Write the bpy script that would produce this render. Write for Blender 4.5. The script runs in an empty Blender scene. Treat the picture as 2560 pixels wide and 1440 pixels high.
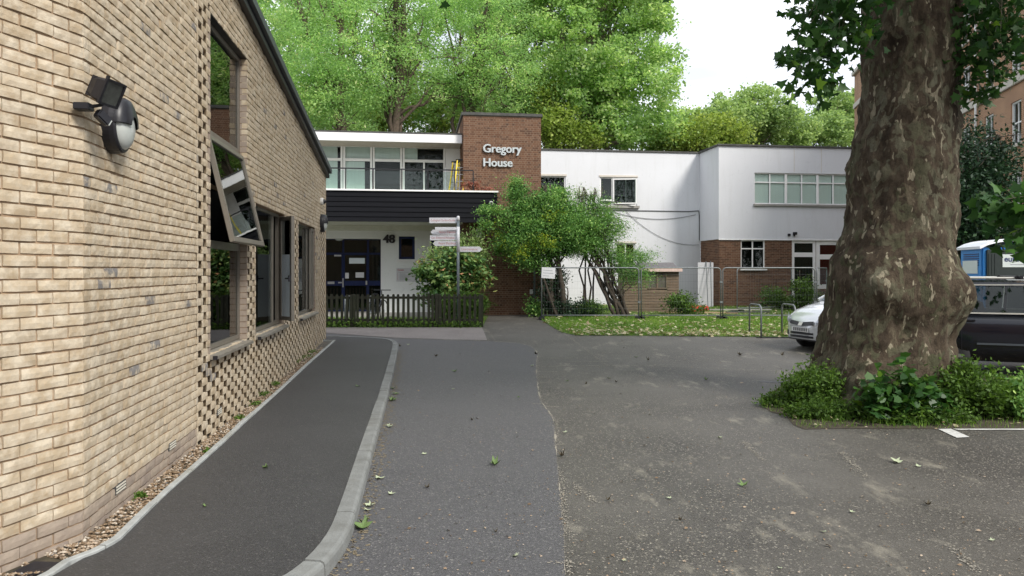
import bpy, bmesh, math, random
import numpy as np
from mathutils import Vector, Matrix, noise as mnoise
random.seed(7); RNG = np.random.default_rng(11)
SC = bpy.context.scene
COL = SC.collection
# ---------------------------------------------------------------- camera, sky, sun, exposure
F, CX, HY, CZ = 1849.0, 1280.0, 676.0, 1.80      # focal length / optical centre in photo pixels, eye height
cam = bpy.data.cameras.new('camera'); cam.sensor_width = 36.0; cam.lens = 36.0 * F / 2560.0
cam.shift_y = -(720.0 - HY) / 2560.0; cam.clip_end = 2000.0; cam.clip_start = 0.05
camo = bpy.data.objects.new('camera', cam); COL.objects.link(camo)
camo.location = (0, 0, CZ); camo.rotation_euler = (math.radians(90), 0, 0)
SC.camera = camo
SUN_EL, SUN_AZ = math.radians(43), math.radians(137)          # azimuth clockwise from +Y
W = bpy.data.worlds.new('World'); SC.world = W; W.use_nodes = True
nt = W.node_tree; nt.nodes.clear()
o_ = nt.nodes.new('ShaderNodeOutputWorld'); bg = nt.nodes.new('ShaderNodeBackground')
sky = nt.nodes.new('ShaderNodeTexSky'); sky.sky_type = 'NISHITA'; sky.sun_disc = False
sky.sun_elevation = SUN_EL; sky.sun_rotation = SUN_AZ; sky.air_density = 1.0; sky.dust_density = 2.0
tc = nt.nodes.new('ShaderNodeTexCoord')
mp = nt.nodes.new('ShaderNodeMapping'); mp.inputs['Scale'].default_value = (1.6, 1.6, 5.0)
ns = nt.nodes.new('ShaderNodeTexNoise'); ns.inputs['Scale'].default_value = 1.7; ns.inputs['Detail'].default_value = 4.0
cr = nt.nodes.new('ShaderNodeValToRGB')
cr.color_ramp.elements[0].position = 0.40; cr.color_ramp.elements[0].color = (6.6, 7.0, 7.9, 1)
cr.color_ramp.elements[1].position = 0.58; cr.color_ramp.elements[1].color = (10.2, 10.5, 11.0, 1)
mx = nt.nodes.new('ShaderNodeMix'); mx.data_type = 'RGBA'; mx.inputs[0].default_value = 0.88
L = nt.links.new
L(tc.outputs['Generated'], mp.inputs['Vector']); L(mp.outputs[0], ns.inputs['Vector'])
L(ns.outputs[0], cr.inputs[0]); L(sky.outputs[0], mx.inputs[6]); L(cr.outputs[0], mx.inputs[7])
L(mx.outputs[2], bg.inputs[0]); bg.inputs[1].default_value = 0.10; L(bg.outputs[0], o_.inputs[0])
sl = bpy.data.lights.new('sun', 'SUN'); sl.energy = 2.6; sl.angle = math.radians(16); sl.color = (1.0, 0.95, 0.87)
so = bpy.data.objects.new('sun', sl); COL.objects.link(so)
sd = Vector((math.sin(SUN_AZ) * math.cos(SUN_EL), math.cos(SUN_AZ) * math.cos(SUN_EL), math.sin(SUN_EL)))
so.rotation_euler = sd.to_track_quat('Z', 'Y').to_euler(); so.location = (20, -20, 40)
VS = SC.view_settings; VS.view_transform = 'Standard'; VS.look = 'None'; VS.gamma = 1.0; VS.exposure = 0.68
VS.use_curve_mapping = False
# ---------------------------------------------------------------- survey helpers
def gz(Y):                                          # the yard rises 0.2 m towards the house
    t = min(1.0, max(0.0, (Y - 9.0) / 16.0)); return 0.2 * t * t * (3 - 2 * t)
def at(px, py, Y): return Vector(((px - CX) / F * Y, Y, CZ - (py - HY) / F * Y))
def gp(px, py, dz=0.0):
    Y = 10.0
    for _ in range(12): Y = F * (CZ - gz(Y) - dz) / (py - HY)
    return Vector(((px - CX) / F * Y, Y, gz(Y) + dz))
# ---------------------------------------------------------------- mesh builder
class MB:
    def __init__(s): s.v = []; s.f = []
    def add(s, vs, fs):
        o = len(s.v); s.v += [tuple(p) for p in vs]; s.f += [tuple(i + o for i in f) for f in fs]; return s
    def box(s, x0, x1, y0, y1, z0, z1):
        return s.add([(x0,y0,z0),(x1,y0,z0),(x1,y1,z0),(x0,y1,z0),(x0,y0,z1),(x1,y0,z1),(x1,y1,z1),(x0,y1,z1)],
              [(3,2,1,0),(4,5,6,7),(0,1,5,4),(1,2,6,5),(2,3,7,6),(3,0,4,7)])
    def obox(s, c, ax, ay, az):                      # centre and three half-axes
        c, ax, ay, az = map(Vector, (c, ax, ay, az))
        vs = [c+i*ax+j*ay+k*az for k in (-1,1) for (i,j) in ((-1,-1),(1,-1),(1,1),(-1,1))]
        return s.add(vs, [(3,2,1,0),(4,5,6,7),(0,1,5,4),(1,2,6,5),(2,3,7,6),(3,0,4,7)])
    def bar(s, a, b, w, h=None):
        a, b = Vector(a), Vector(b); h = h or w; d = (b-a); l = d.length; d.normalize()
        up = Vector((0,0,1)) if abs(d.z) < .95 else Vector((0,1,0))
        x = d.cross(up).normalized(); y = x.cross(d).normalized()
        return s.obox((a+b)/2, d*l/2, x*w/2, y*h/2)
    def tube(s, pts, r, n=8, cap=True):
        pts = [Vector(p) for p in pts]; rr = r if isinstance(r, (list, tuple)) else [r]*len(pts)
        ref = None; rings = []
        for i, p in enumerate(pts):
            d = (pts[min(i+1, len(pts)-1)] - pts[max(i-1, 0)])
            if d.length < 1e-6: d = Vector((0,0,1))
            d.normalize()
            if ref is None: ref = Vector((1,0,0)) if abs(d.x) < .8 else Vector((0,1,0))
            x = (ref - d*ref.dot(d)); 
            if x.length < 1e-4: x = d.orthogonal()
            x.normalize(); y = d.cross(x); ref = x
            rings.append([p + (x*math.cos(2*math.pi*k/n) + y*math.sin(2*math.pi*k/n))*rr[i] for k in range(n)])
        vs = [q for g in rings for q in g]; fs = []
        for i in range(len(rings)-1):
            for k in range(n):
                a = i*n+k; b = i*n+(k+1) % n; fs.append((a, b, b+n, a+n))
        if cap: fs.append(tuple(range(n-1, -1, -1))); fs.append(tuple((len(rings)-1)*n+k for k in range(n)))
        return s.add(vs, fs)
    def prism(s, poly, h0, h1, M=None):              # poly in local xy, extruded in local z, placed by M
        n = len(poly); M = M or Matrix()
        vs = [M @ Vector((x, y, h0)) for x, y in poly] + [M @ Vector((x, y, h1)) for x, y in poly]
        return s.add(vs, [tuple(range(n-1, -1, -1)), tuple(range(n, 2*n))] + [(i, (i+1) % n, n+(i+1) % n, n+i) for i in range(n)])
    def lathe(s, prof, n=24, M=None, sx=1.0, sy=1.0):
        M = M or Matrix(); m = len(prof)
        vs = [M @ Vector((r*sx*math.cos(2*math.pi*k/n), r*sy*math.sin(2*math.pi*k/n), z)) for r, z in prof for k in range(n)]
        fs = [(i*n+k, i*n+(k+1) % n, (i+1)*n+(k+1) % n, (i+1)*n+k) for i in range(m-1) for k in range(n)]
        fs += [tuple(range(n-1, -1, -1)), tuple((m-1)*n+k for k in range(n))]
        return s.add(vs, fs)
    def loft(s, rings, closed=True, caps=True):
        n = len(rings[0]); vs = [p for g in rings for p in g]; fs = []
        for i in range(len(rings)-1):
            for k in range(n if closed else n-1):
                a = i*n+k; b = i*n+(k+1) % n; fs.append((a, b, b+n, a+n))
        if caps: fs += [tuple(range(n-1, -1, -1)), tuple((len(rings)-1)*n+k for k in range(n))]
        return s.add(vs, fs)
    def build(s, name, mat, parent=None, smooth=False, bevel=0.0, recalc=True):
        me = bpy.data.meshes.new(name); me.from_pydata(s.v, [], s.f)
        if recalc or bevel:
            bm = bmesh.new(); bm.from_mesh(me)
            if recalc: bmesh.ops.recalc_face_normals(bm, faces=bm.faces)
            if bevel:
                es = [e for e in bm.edges if len(e.link_faces) == 2 and e.calc_face_angle(0) > .6]
                bmesh.ops.bevel(bm, geom=es, offset=bevel, segments=2, affect='EDGES', clamp_overlap=True)
            bm.to_mesh(me); bm.free()
        if smooth: me.polygons.foreach_set('use_smooth', [True]*len(me.polygons))
        if isinstance(mat, str): mat = M_[mat]
        me.materials.append(mat)
        return link(name, me, parent)
def link(name, data, parent=None):
    o = bpy.data.objects.new(name, data); COL.objects.link(o)
    if parent is not None: o.parent = parent
    return o
def tag(o, label=None, cat=None, group=None, kind=None):
    if label: o['label'] = label
    if cat: o['category'] = cat
    if group: o['group'] = group
    if kind: o['kind'] = kind
    return o
def thing(name, label, cat, loc=(0,0,0), rz=0.0, group=None):
    o = link(name, None); o.location = loc; o.rotation_euler = (0, 0, rz); return tag(o, label, cat, group)
def copy_tree(o, parent=None):
    c = o.copy(); COL.objects.link(c)
    if parent is not None: c.parent = parent
    for ch in list(o.children): copy_tree(ch, c)
    return c
def text_mesh(txt, size, depth, font_bold=False, align='LEFT', sx=1.0, offset=0.0):
    cu = bpy.data.curves.new('lettering', 'FONT'); cu.body = txt; cu.size = size; cu.extrude = depth; cu.align_x = align
    cu.offset = offset; cu.resolution_u = 3
    ob = bpy.data.objects.new('lettering', cu); COL.objects.link(ob)
    dg = bpy.context.evaluated_depsgraph_get(); dg.update()
    me = bpy.data.meshes.new_from_object(ob.evaluated_get(dg))
    bpy.data.objects.remove(ob); bpy.data.curves.remove(cu)
    if sx != 1.0: me.transform(Matrix.Diagonal((sx, 1, 1, 1)))
    return me
def text_obj(name, txt, size, depth, mat, parent, M, align='LEFT', sx=1.0, offset=0.0, bold=0.0):
    me = text_mesh(txt, size, depth, align=align, sx=sx, offset=offset)
    if bold:
        bm = bmesh.new(); bm.from_mesh(me); m2 = me.copy(); m2.transform(Matrix.Translation((bold, 0, .002))); bm.from_mesh(m2); m2.transform(Matrix.Translation((bold, 0, .002))); bm.from_mesh(m2); bm.to_mesh(me); bm.free()
    me.transform(M)
    me.materials.clear(); me.materials.append(M_[mat]); return link(name, me, parent)
def np_mesh(name, V, faces_n, mat, parent=None, attr=None, smooth=False):
    """V: (n, k, 3) array of n polygons with k own corners each."""
    n, k, _ = V.shape; me = bpy.data.meshes.new(name)
    me.vertices.add(n*k); me.vertices.foreach_set('co', V.reshape(-1).astype(np.float32))
    me.loops.add(n*k); me.loops.foreach_set('vertex_index', np.arange(n*k, dtype=np.int32))
    me.polygons.add(n); me.polygons.foreach_set('loop_start', np.arange(0, n*k, k, dtype=np.int32))
    if attr is not None:
        a = me.attributes.new('tone', 'FLOAT', 'POINT'); a.data.foreach_set('value', np.repeat(attr, k).astype(np.float32))
    me.update(calc_edges=True); me.validate()
    me.materials.append(M_[mat] if isinstance(mat, str) else mat)
    return link(name, me, parent)
# ---------------------------------------------------------------- materials
M_ = {}
def new_mat(name):
    m = bpy.data.materials.new(name); m.use_nodes = True; t = m.node_tree; t.nodes.clear()
    out = t.nodes.new('ShaderNodeOutputMaterial'); b = t.nodes.new('ShaderNodeBsdfPrincipled')
    t.links.new(b.outputs[0], out.inputs[0]); M_[name] = m; return m, t, b, out
def nd(t, kind, **kw):
    n = t.nodes.new(kind)
    for k, v in kw.items():
        if k in n.inputs: n.inputs[k].default_value = v
        else: setattr(n, k, v)
    return n
def coords(t, mode='pos', scale=(1,1,1)):
    if mode == 'pos': g = t.nodes.new('ShaderNodeNewGeometry').outputs['Position']
    else: g = t.nodes.new('ShaderNodeTexCoord').outputs[mode]
    mp = t.nodes.new('ShaderNodeMapping'); mp.inputs['Scale'].default_value = scale
    t.links.new(g, mp.inputs[0]); return mp.outputs[0]
def noise(t, vec, scale, detail=3.0, rough=.55, dist=0.0):
    n = nd(t, 'ShaderNodeTexNoise'); n.inputs['Scale'].default_value = scale; n.inputs['Detail'].default_value = detail
    n.inputs['Roughness'].default_value = rough; n.inputs['Distortion'].default_value = dist
    t.links.new(vec, n.inputs['Vector']); return n.outputs[0]
def ramp(t, fac, stops):
    r = t.nodes.new('ShaderNodeValToRGB'); e = r.color_ramp.elements
    while len(e) < len(stops): e.new(0.5)
    for i, (p, c) in enumerate(stops):
        e[i].position = p; e[i].color = (c, c, c, 1) if isinstance(c, (int, float)) else (*c, 1)
    t.links.new(fac, r.inputs[0]); return r.outputs[0]
def mixc(t, fac, a, b, mode='MIX'):
    m = t.nodes.new('ShaderNodeMix'); m.data_type = 'RGBA'; m.blend_type = mode
    for s, i in ((fac, 0), (a, 6), (b, 7)):
        if isinstance(s, (int, float)): m.inputs[i].default_value = s
        elif isinstance(s, tuple): m.inputs[i].default_value = (*s, 1)
        else: t.links.new(s, m.inputs[i])
    return m.outputs[2]
def bump(t, b, h, strength=.3, dist=.01):
    n = nd(t, 'ShaderNodeBump'); n.inputs['Strength'].default_value = strength; n.inputs['Distance'].default_value = dist
    t.links.new(h, n.inputs['Height']); t.links.new(n.outputs[0], b.inputs['Normal']); return n
def plain(name, c, rough=.5, metal=0.0, var=.12, scale=8.0, spec=.5, bmp=0.0, mode='Object', dirt=None, stretch=(1,1,1), coat=0.0):
    m, t, b, o = new_mat(name); vec = coords(t, mode, stretch)
    d = tuple(max(0, x*(1-var)) for x in c); u = tuple(min(1, x*(1+var)) for x in c)
    f = noise(t, vec, scale, 5.0); col = ramp(t, f, [(.3, d), (.7, u)])
    if dirt:
        g = ramp(t, noise(t, coords(t, 'pos', (1,1,.35)), 2.3, 6.0, .65), [(.48, 0.0), (.75, 1.0)])
        mm = t.nodes.new('ShaderNodeMath'); mm.operation = 'MULTIPLY'; mm.inputs[1].default_value = .55; t.links.new(g, mm.inputs[0])
        col = mixc(t, mm.outputs[0], col, dirt)
    t.links.new(col, b.inputs['Base Color']); b.inputs['Roughness'].default_value = rough; b.inputs['Metallic'].default_value = metal
    b.inputs['Specular IOR Level'].default_value = spec
    if coat: b.inputs['Coat Weight'].default_value = coat; b.inputs['Coat Roughness'].default_value = .04
    if bmp: bump(t, b, noise(t, vec, scale*6, 4.0), bmp, .01)
    return m
def glass(name, tint=(.75,.8,.78), ior=1.5, rough=.01):
    m, t, b, out = new_mat(name); t.nodes.remove(b)
    tr = nd(t, 'ShaderNodeBsdfTransparent'); tr.inputs[0].default_value = (*tint, 1)
    gl = nd(t, 'ShaderNodeBsdfGlossy'); gl.inputs['Roughness'].default_value = rough; gl.inputs[0].default_value = (.95,.97,.97,1)
    fr = nd(t, 'ShaderNodeFresnel'); fr.inputs[0].default_value = ior
    vec = coords(t, 'pos'); bp = nd(t, 'ShaderNodeBump'); bp.inputs['Strength'].default_value = .04; bp.inputs['Distance'].default_value = .02
    t.links.new(noise(t, vec, 1.6, 1.0), bp.inputs['Height']); t.links.new(bp.outputs[0], gl.inputs['Normal'])
    mm = nd(t, 'ShaderNodeMixShader'); t.links.new(fr.outputs[0], mm.inputs[0]); t.links.new(tr.outputs[0], mm.inputs[1])
    t.links.new(gl.outputs[0], mm.inputs[2]); t.links.new(mm.outputs[0], out.inputs[0]); return m
def brick_mat(name, stops, pale, source, palef=.6, bruise=None, scale=1.0):
    """source: 'obj' takes the brick's own random number, 'attr' the per-brick tone stored on the joined mesh."""
    m, t, b, o = new_mat(name)
    if source == 'obj': rnd = t.nodes.new('ShaderNodeObjectInfo').outputs['Random']
    else:
        a = t.nodes.new('ShaderNodeAttribute'); a.attribute_name = 'tone'; rnd = a.outputs['Fac']
    base = ramp(t, rnd, stops); vec = coords(t, 'pos')
    n1 = noise(t, vec, 9*scale, 4.0, .6); n2 = noise(t, vec, 34*scale, 5.0, .65)
    pf = ramp(t, n1, [(.42, 0.0), (.66, palef)]); col = mixc(t, pf, base, pale)
    col = mixc(t, ramp(t, n2, [(.3, .45), (.55, 0.0)]), col, tuple(x*.62 for x in pale))
    if bruise:
        n3 = noise(t, vec, 14*scale, 2.0); gate = ramp(t, rnd, [(.976, 0.0), (.982, 1.0)])
        mm = t.nodes.new('ShaderNodeMath'); mm.operation = 'MULTIPLY'; t.links.new(gate, mm.inputs[0])
        t.links.new(ramp(t, n3, [(.42, 0.0), (.55, .8)]), mm.inputs[1]); col = mixc(t, mm.outputs[0], col, bruise)
    t.links.new(col, b.inputs['Base Color']); b.inputs['Roughness'].default_value = .9; b.inputs['Specular IOR Level'].default_value = .2
    bump(t, b, n2, .45, .006); return m
BUFF = [(0.0, (.39,.305,.205)), (.35, (.455,.365,.25)), (.7, (.51,.415,.295)), (1.0, (.41,.34,.25))]
BUFFP = (.65,.575,.455)
brick_mat('buff_brick', BUFF, BUFFP, 'obj', .8, (.17,.17,.18)); brick_mat('buff_brick_joined', BUFF, BUFFP, 'attr', .72, (.17,.17,.18))
GREYB = [(0.0, (.27,.22,.19)), (.5, (.33,.27,.22)), (1.0, (.38,.31,.25))]
brick_mat('base_brick', GREYB, (.45,.38,.30), 'obj', .4); brick_mat('base_brick_joined', GREYB, (.45,.38,.30), 'attr', .4)
REDB = [(0.0, (.075,.040,.028)), (.3, (.125,.062,.038)), (.65, (.155,.080,.048)), (.9, (.17,.096,.062)), (1.0, (.065,.037,.028))]
brick_mat('red_brick', REDB, (.22,.135,.09), 'obj', .35); brick_mat('red_brick_joined', REDB, (.22,.135,.09), 'attr', .35)
plain('mortar', (.34,.245,.165), .95, var=.2, scale=25, mode='pos', spec=.1, bmp=.2)
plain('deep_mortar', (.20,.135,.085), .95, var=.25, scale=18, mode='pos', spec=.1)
plain('red_mortar', (.30,.23,.17), .95, var=.15, scale=12, mode='pos', spec=.1)
plain('coping_metal', (.085,.10,.115), .45, .3, .08); plain('black_metal', (.012,.013,.016), .4, 0, .15)
plain('black_plastic', (.014,.014,.019), .42, 0, .2, 30); plain('bronze_frame', (.20,.182,.155), .4, .3, .08)
plain('sill_metal', (.27,.25,.215), .5, .3, .12, dirt=(.16,.13,.09))
plain('grey_lens', (.50,.53,.51), .18, 0, .04); plain('lamp_glass', (.06,.065,.06), .1, 0, .3, 20)
plain('white_paint', (.84,.84,.83), .45, 0, .03, 3, dirt=(.74,.72,.68)); plain('white_plastic', (.72,.72,.70), .4, 0, .04)
plain('cream_box', (.66,.63,.54), .5, 0, .05); plain('navy_paint', (.010,.018,.07), .5, 0, .15, spec=.2)
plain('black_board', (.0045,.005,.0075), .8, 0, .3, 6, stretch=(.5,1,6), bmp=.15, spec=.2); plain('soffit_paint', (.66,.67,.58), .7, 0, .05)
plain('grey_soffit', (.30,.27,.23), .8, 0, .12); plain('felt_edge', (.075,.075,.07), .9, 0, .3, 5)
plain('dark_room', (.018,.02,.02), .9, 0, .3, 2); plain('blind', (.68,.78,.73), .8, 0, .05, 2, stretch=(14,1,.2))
plain('frosted_film', (.70,.78,.83), .5, 0, .04, 2); plain('letter_metal', (.55,.59,.60), .35, .25, .04)
plain('yellow_grp', (.80,.60,.01), .4, 0, .06); plain('aluminium', (.45,.46,.47), .35, .8, .1)
plain('galvanised', (.17,.185,.19), .5, .35, .25, 14); plain('sign_white', (.62,.62,.64), .4, 0, .03); plain('sign_red', (.38,.09,.09), .5, 0, .05)
plain('sign_grey', (.30,.31,.33), .5, 0, .05); plain('post_grey', (.14,.165,.175), .4, .3, .08)
plain('old_timber', (.026,.027,.016), .9, 0, .35, 9, stretch=(6,6,1), bmp=.4, dirt=(.03,.045,.014))
plain('shed_timber', (.145,.105,.072), .9, 0, .35, 5, stretch=(1,8,8), bmp=.4, dirt=(.10,.11,.06)); plain('shed_felt', (.12,.115,.12), .95, 0, .2)
plain('shed_strip', (.50,.38,.33), .8, 0, .15); plain('dirty_pane', (.10,.095,.075), .25, 0, .25)
plain('silver_paint', (.66,.68,.70), .22, .35, .02, coat=.8); plain('black_paint', (.005,.006,.012), .2, 0, .1, spec=.4, coat=.6)
plain('tyre', (.022,.022,.023), .85, 0, .2); plain('rim', (.42,.43,.44), .3, .8, .05); plain('trim_chrome', (.66,.65,.60), .3, .25, .03)
plain('headlamp', (.45,.48,.52), .08, .3, .15, 25); plain('plate', (.70,.70,.68), .4, 0, .02)
plain('toilet_blue', (.035,.24,.60), .45, 0, .06); plain('toilet_green', (.018,.028,.026), .5, 0, .1); plain('toilet_white', (.70,.73,.77), .5, 0, .04)
plain('sticker', (.62,.68,.66), .5, 0, .02); plain('logo_navy', (.02,.035,.12), .5, 0, .02); plain('logo_green', (.10,.33,.13), .5, 0, .02)
plain('red_plastic', (.52,.045,.03), .45, 0, .08); plain('wood_plank', (.36,.26,.15), .85, 0, .3, 6, stretch=(1,8,8)); plain('slot_shade_and_board', (.05,.05,.05), .8, 0, .3)
plain('red_panel', (.28,.008,.018), .35, 0, .06); plain('teal_panel', (.012,.055,.06), .3, 0, .1); plain('cable', (.10,.105,.11), .6, 0, .1)
plain('stone_band', (.56,.52,.46), .8, 0, .08); plain('sage_seat', (.06,.065,.06), .8, 0, .1)
plain('kerb_stone', (.19,.198,.193), .9, 0, .16, 7, mode='pos', bmp=.5, dirt=(.10,.097,.08)); plain('edging_stone', (.34,.355,.35), .9, 0, .16, 9, mode='pos', bmp=.3, dirt=(.19,.18,.13))
plain('puddle_water', (.05,.05,.05), .03, 0, .1); plain('road_paint', (.55,.55,.53), .8, 0, .15, 20, mode='pos', dirt=(.25,.24,.22)); plain('seam_dirt', (.31,.285,.235), .95, 0, .3, 30, mode='pos')
plain('silt', (.20,.165,.11), .95, 0, .35, 30, mode='pos'); plain('concrete', (.30,.29,.27), .9, 0, .15, 4, mode='pos')
glass('clear_glass', (.95,.97,.96), 1.22); glass('tint_glass', (.34,.40,.38), 1.5); glass('rail_glass', (.86,.92,.90), 1.35); glass('window_glass', (.60,.66,.62), 1.6); glass('far_glass', (.7,.75,.72), 1.42)
# mesh of a Heras panel: thin welded wires are geometry, so only the plain zinc is needed
def render_mat(name, c, stain, amount):
    m, t, b, o = new_mat(name); v1 = coords(t, 'pos', (1,1,.12)); v2 = coords(t, 'pos')
    s = ramp(t, noise(t, v1, 3.2, 6.0, .7), [(.50, 0.0), (.80, amount)])
    big = ramp(t, noise(t, v2, .45, 3.0), [(.3, tuple(x*.94 for x in c)), (.7, c)])
    hair = ramp(t, noise(t, v2, 1.1, 2.0, .5, 1.5), [(.493, 0.0), (.5, .18), (.507, 0.0)])
    col = mixc(t, hair, mixc(t, s, big, stain), tuple(x*.6 for x in c))
    t.links.new(col, b.inputs['Base Color']); b.inputs['Roughness'].default_value = .85; b.inputs['Specular IOR Level'].default_value = .2
    bump(t, b, noise(t, v2, 22, 4.0), .12, .01)
render_mat('white_render', (.665,.675,.70), (.46,.46,.44), .32); render_mat('white_wall', (.84,.86,.85), (.7,.7,.66), .2)
def tarmac(name, dark, light, grain, patch, patchf, ps=.7, dirtc=None, dirtf=0.0):
    m, t, b, o = new_mat(name); v = coords(t, 'pos')
    vo = nd(t, 'ShaderNodeTexVoronoi'); vo.inputs['Scale'].default_value = 95; t.links.new(v, vo.inputs['Vector'])
    vcol = nd(t, 'ShaderNodeSeparateColor'); t.links.new(vo.outputs['Color'], vcol.inputs[0])
    g = ramp(t, vcol.outputs[0], [(.0, dark), (.62, tuple((a+c)/2 for a, c in zip(dark, light))), (.93, light), (.985, grain)])
    big = ramp(t, noise(t, v, ps, 5.0, .6), [(.35, 0.0), (.70, patchf)]); col = mixc(t, big, g, patch)
    f2 = ramp(t, noise(t, v, 26, 4.0, .7), [(.45, .0), (.75, .35)]); col = mixc(t, f2, col, tuple(x*.55 for x in dark))
    if dirtc:
        d = ramp(t, noise(t, coords(t, 'pos', (1, .45, 1)), 2.4, 8.0, .72), [(.56, 0.0), (.70, dirtf)]); col = mixc(t, d, col, dirtc)
    t.links.new(col, b.inputs['Base Color']); b.inputs['Roughness'].default_value = .60; b.inputs['Specular IOR Level'].default_value = .55; b.inputs['Sheen Weight'].default_value = .04; b.inputs['Sheen Roughness'].default_value = .35; b.inputs['Sheen Tint'].default_value = (.85,.86,.92,1)
    mm = nd(t, 'ShaderNodeMath'); mm.operation = 'ADD'; t.links.new(vo.outputs['Distance'], mm.inputs[0]); t.links.new(noise(t, v, 60, 3.0), mm.inputs[1])
    bump(t, b, mm.outputs[0], .35, .005)
tarmac('path_tarmac', (.020,.0195,.020), (.042,.041,.041), (.10,.095,.09), (.052,.051,.052), .8, .5)
tarmac('road_tarmac', (.050,.049,.052), (.105,.102,.106), (.22,.21,.20), (.088,.086,.090), .6)
tarmac('old_tarmac', (.024,.0215,.018), (.088,.080,.067), (.36,.33,.27), (.110,.102,.088), .95, .5, (.24,.22,.175), .8)
tarmac('pink_gravel', (.12,.105,.10), (.23,.20,.19), (.45,.41,.38), (.25,.225,.21), .7, 1.2)
plain('lawn_soil', (.06,.095,.022), .95, 0, .4, 5, mode='pos', bmp=.5); plain('bed_soil', (.055,.045,.028), .95, 0, .4, 14, mode='pos', bmp=.6)
def leaf_mat(name, stops, trans=.35, rough=.55, patch=None, spec=.3):
    m, t, b, out = new_mat(name); a = t.nodes.new('ShaderNodeAttribute'); a.attribute_name = 'tone'
    col = ramp(t, a.outputs['Fac'], stops)
    if patch:
        v = coords(t, 'pos'); col = mixc(t, ramp(t, noise(t, v, patch[1], 2.0), [(.45, 0.0), (.62, patch[2])]), col, patch[0])
    t.links.new(col, b.inputs['Base Color']); b.inputs['Roughness'].default_value = rough; b.inputs['Specular IOR Level'].default_value = spec
    tl = nd(t, 'ShaderNodeBsdfTranslucent'); br = mixc(t, 1.0, col, (1.25,1.25,.85), 'MULTIPLY'); t.links.new(br, tl.inputs[0])
    mm = nd(t, 'ShaderNodeMixShader'); mm.inputs[0].default_value = trans
    t.links.new(b.outputs[0], mm.inputs[1]); t.links.new(tl.outputs[0], mm.inputs[2]); t.links.new(mm.outputs[0], out.inputs[0])
leaf_mat('ash_leaf', [(0, (0.220,0.379,0.144)), (.5, (0.381,0.607,0.222)), (.85, (0.591,0.800,0.315)), (1, (0.775,0.800,0.448))], .55, .6, ((.15,.30,.10), .42, .5))
leaf_mat('plane_far_leaf', [(0, (0.216,0.356,0.140)), (.5, (0.409,0.613,0.216)), (.85, (0.634,0.780,0.339)), (1, (0.704,0.780,0.526))], .55, .6, ((.19,.31,.10), .40, .5))
leaf_mat('lime_leaf', [(0, (0.154,0.224,0.047)), (.5, (0.295,0.408,0.078)), (1, (0.462,0.530,0.140))], .45)
leaf_mat('pale_leaf', [(0, (0.172,0.276,0.104)), (.5, (0.309,0.444,0.156)), (1, (0.480,0.600,0.260))], .45)
leaf_mat('plane_leaf', [(0, (.022,.065,.020)), (.5, (.042,.115,.026)), (.88, (.08,.18,.035)), (1, (.20,.36,.04))], .35, .4)
leaf_mat('dark_leaf', [(0, (.010,.028,.014)), (.6, (.022,.055,.024)), (1, (.05,.11,.04))], .2, .45)
leaf_mat('shrub_leaf', [(0, (0.068,0.167,0.045)), (.5, (0.150,0.314,0.074)), (.85, (0.275,0.470,0.123)), (1, (0.503,0.666,0.197))], .35)
leaf_mat('gold_leaf', [(0, (0.054,0.135,0.022)), (.5, (0.156,0.270,0.030)), (1, (0.504,0.540,0.045))], .35)
leaf_mat('rhodo_leaf', [(0, (0.044,0.109,0.035)), (.5, (0.114,0.218,0.062)), (.8, (0.246,0.336,0.106)), (.93, (0.528,0.437,0.158)), (1, (0.634,0.336,0.176))], .2, .35)
leaf_mat('weed_leaf', [(0, (0.040,0.084,0.014)), (.5, (0.075,0.150,0.023)), (1, (0.141,0.246,0.040))], .35)
leaf_mat('grass_blade', [(0, (.08,.17,.02)), (.5, (.15,.28,.035)), (.85, (.24,.36,.06)), (1, (.42,.40,.18))], .35)
leaf_mat('litter_leaf', [(0, (.26,.20,.11)), (.5, (.40,.35,.20)), (.8, (.52,.48,.34)), (1, (.20,.24,.09))], .15)
leaf_mat('rust_leaf', [(0, (.20,.06,.04)), (.5, (.30,.11,.08)), (1, (.36,.20,.12))], .2)
leaf_mat('pebbles', [(0, (.11,.075,.045)), (.4, (.27,.19,.12)), (.75, (.40,.32,.24)), (.93, (.55,.50,.43)), (1, (.12,.12,.13))], 0.0, .6)
plain('fallen_green', (.12,.19,.06), .6, 0, .4, 30, bmp=.3); plain('fallen_pale', (.40,.45,.30), .6, 0, .2, 30); plain('fallen_brown', (.07,.055,.03), .7, 0, .4, 30)
plain('branch_bark', (.10,.075,.055), .95, 0, .35, 12, bmp=.5, mode='pos'); plain('pale_bark', (.19,.165,.12), .95, 0, .3, 9, bmp=.4, mode='pos'); plain('dark_stem', (.045,.035,.025), .95, 0, .3, 15, mode='pos')
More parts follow.
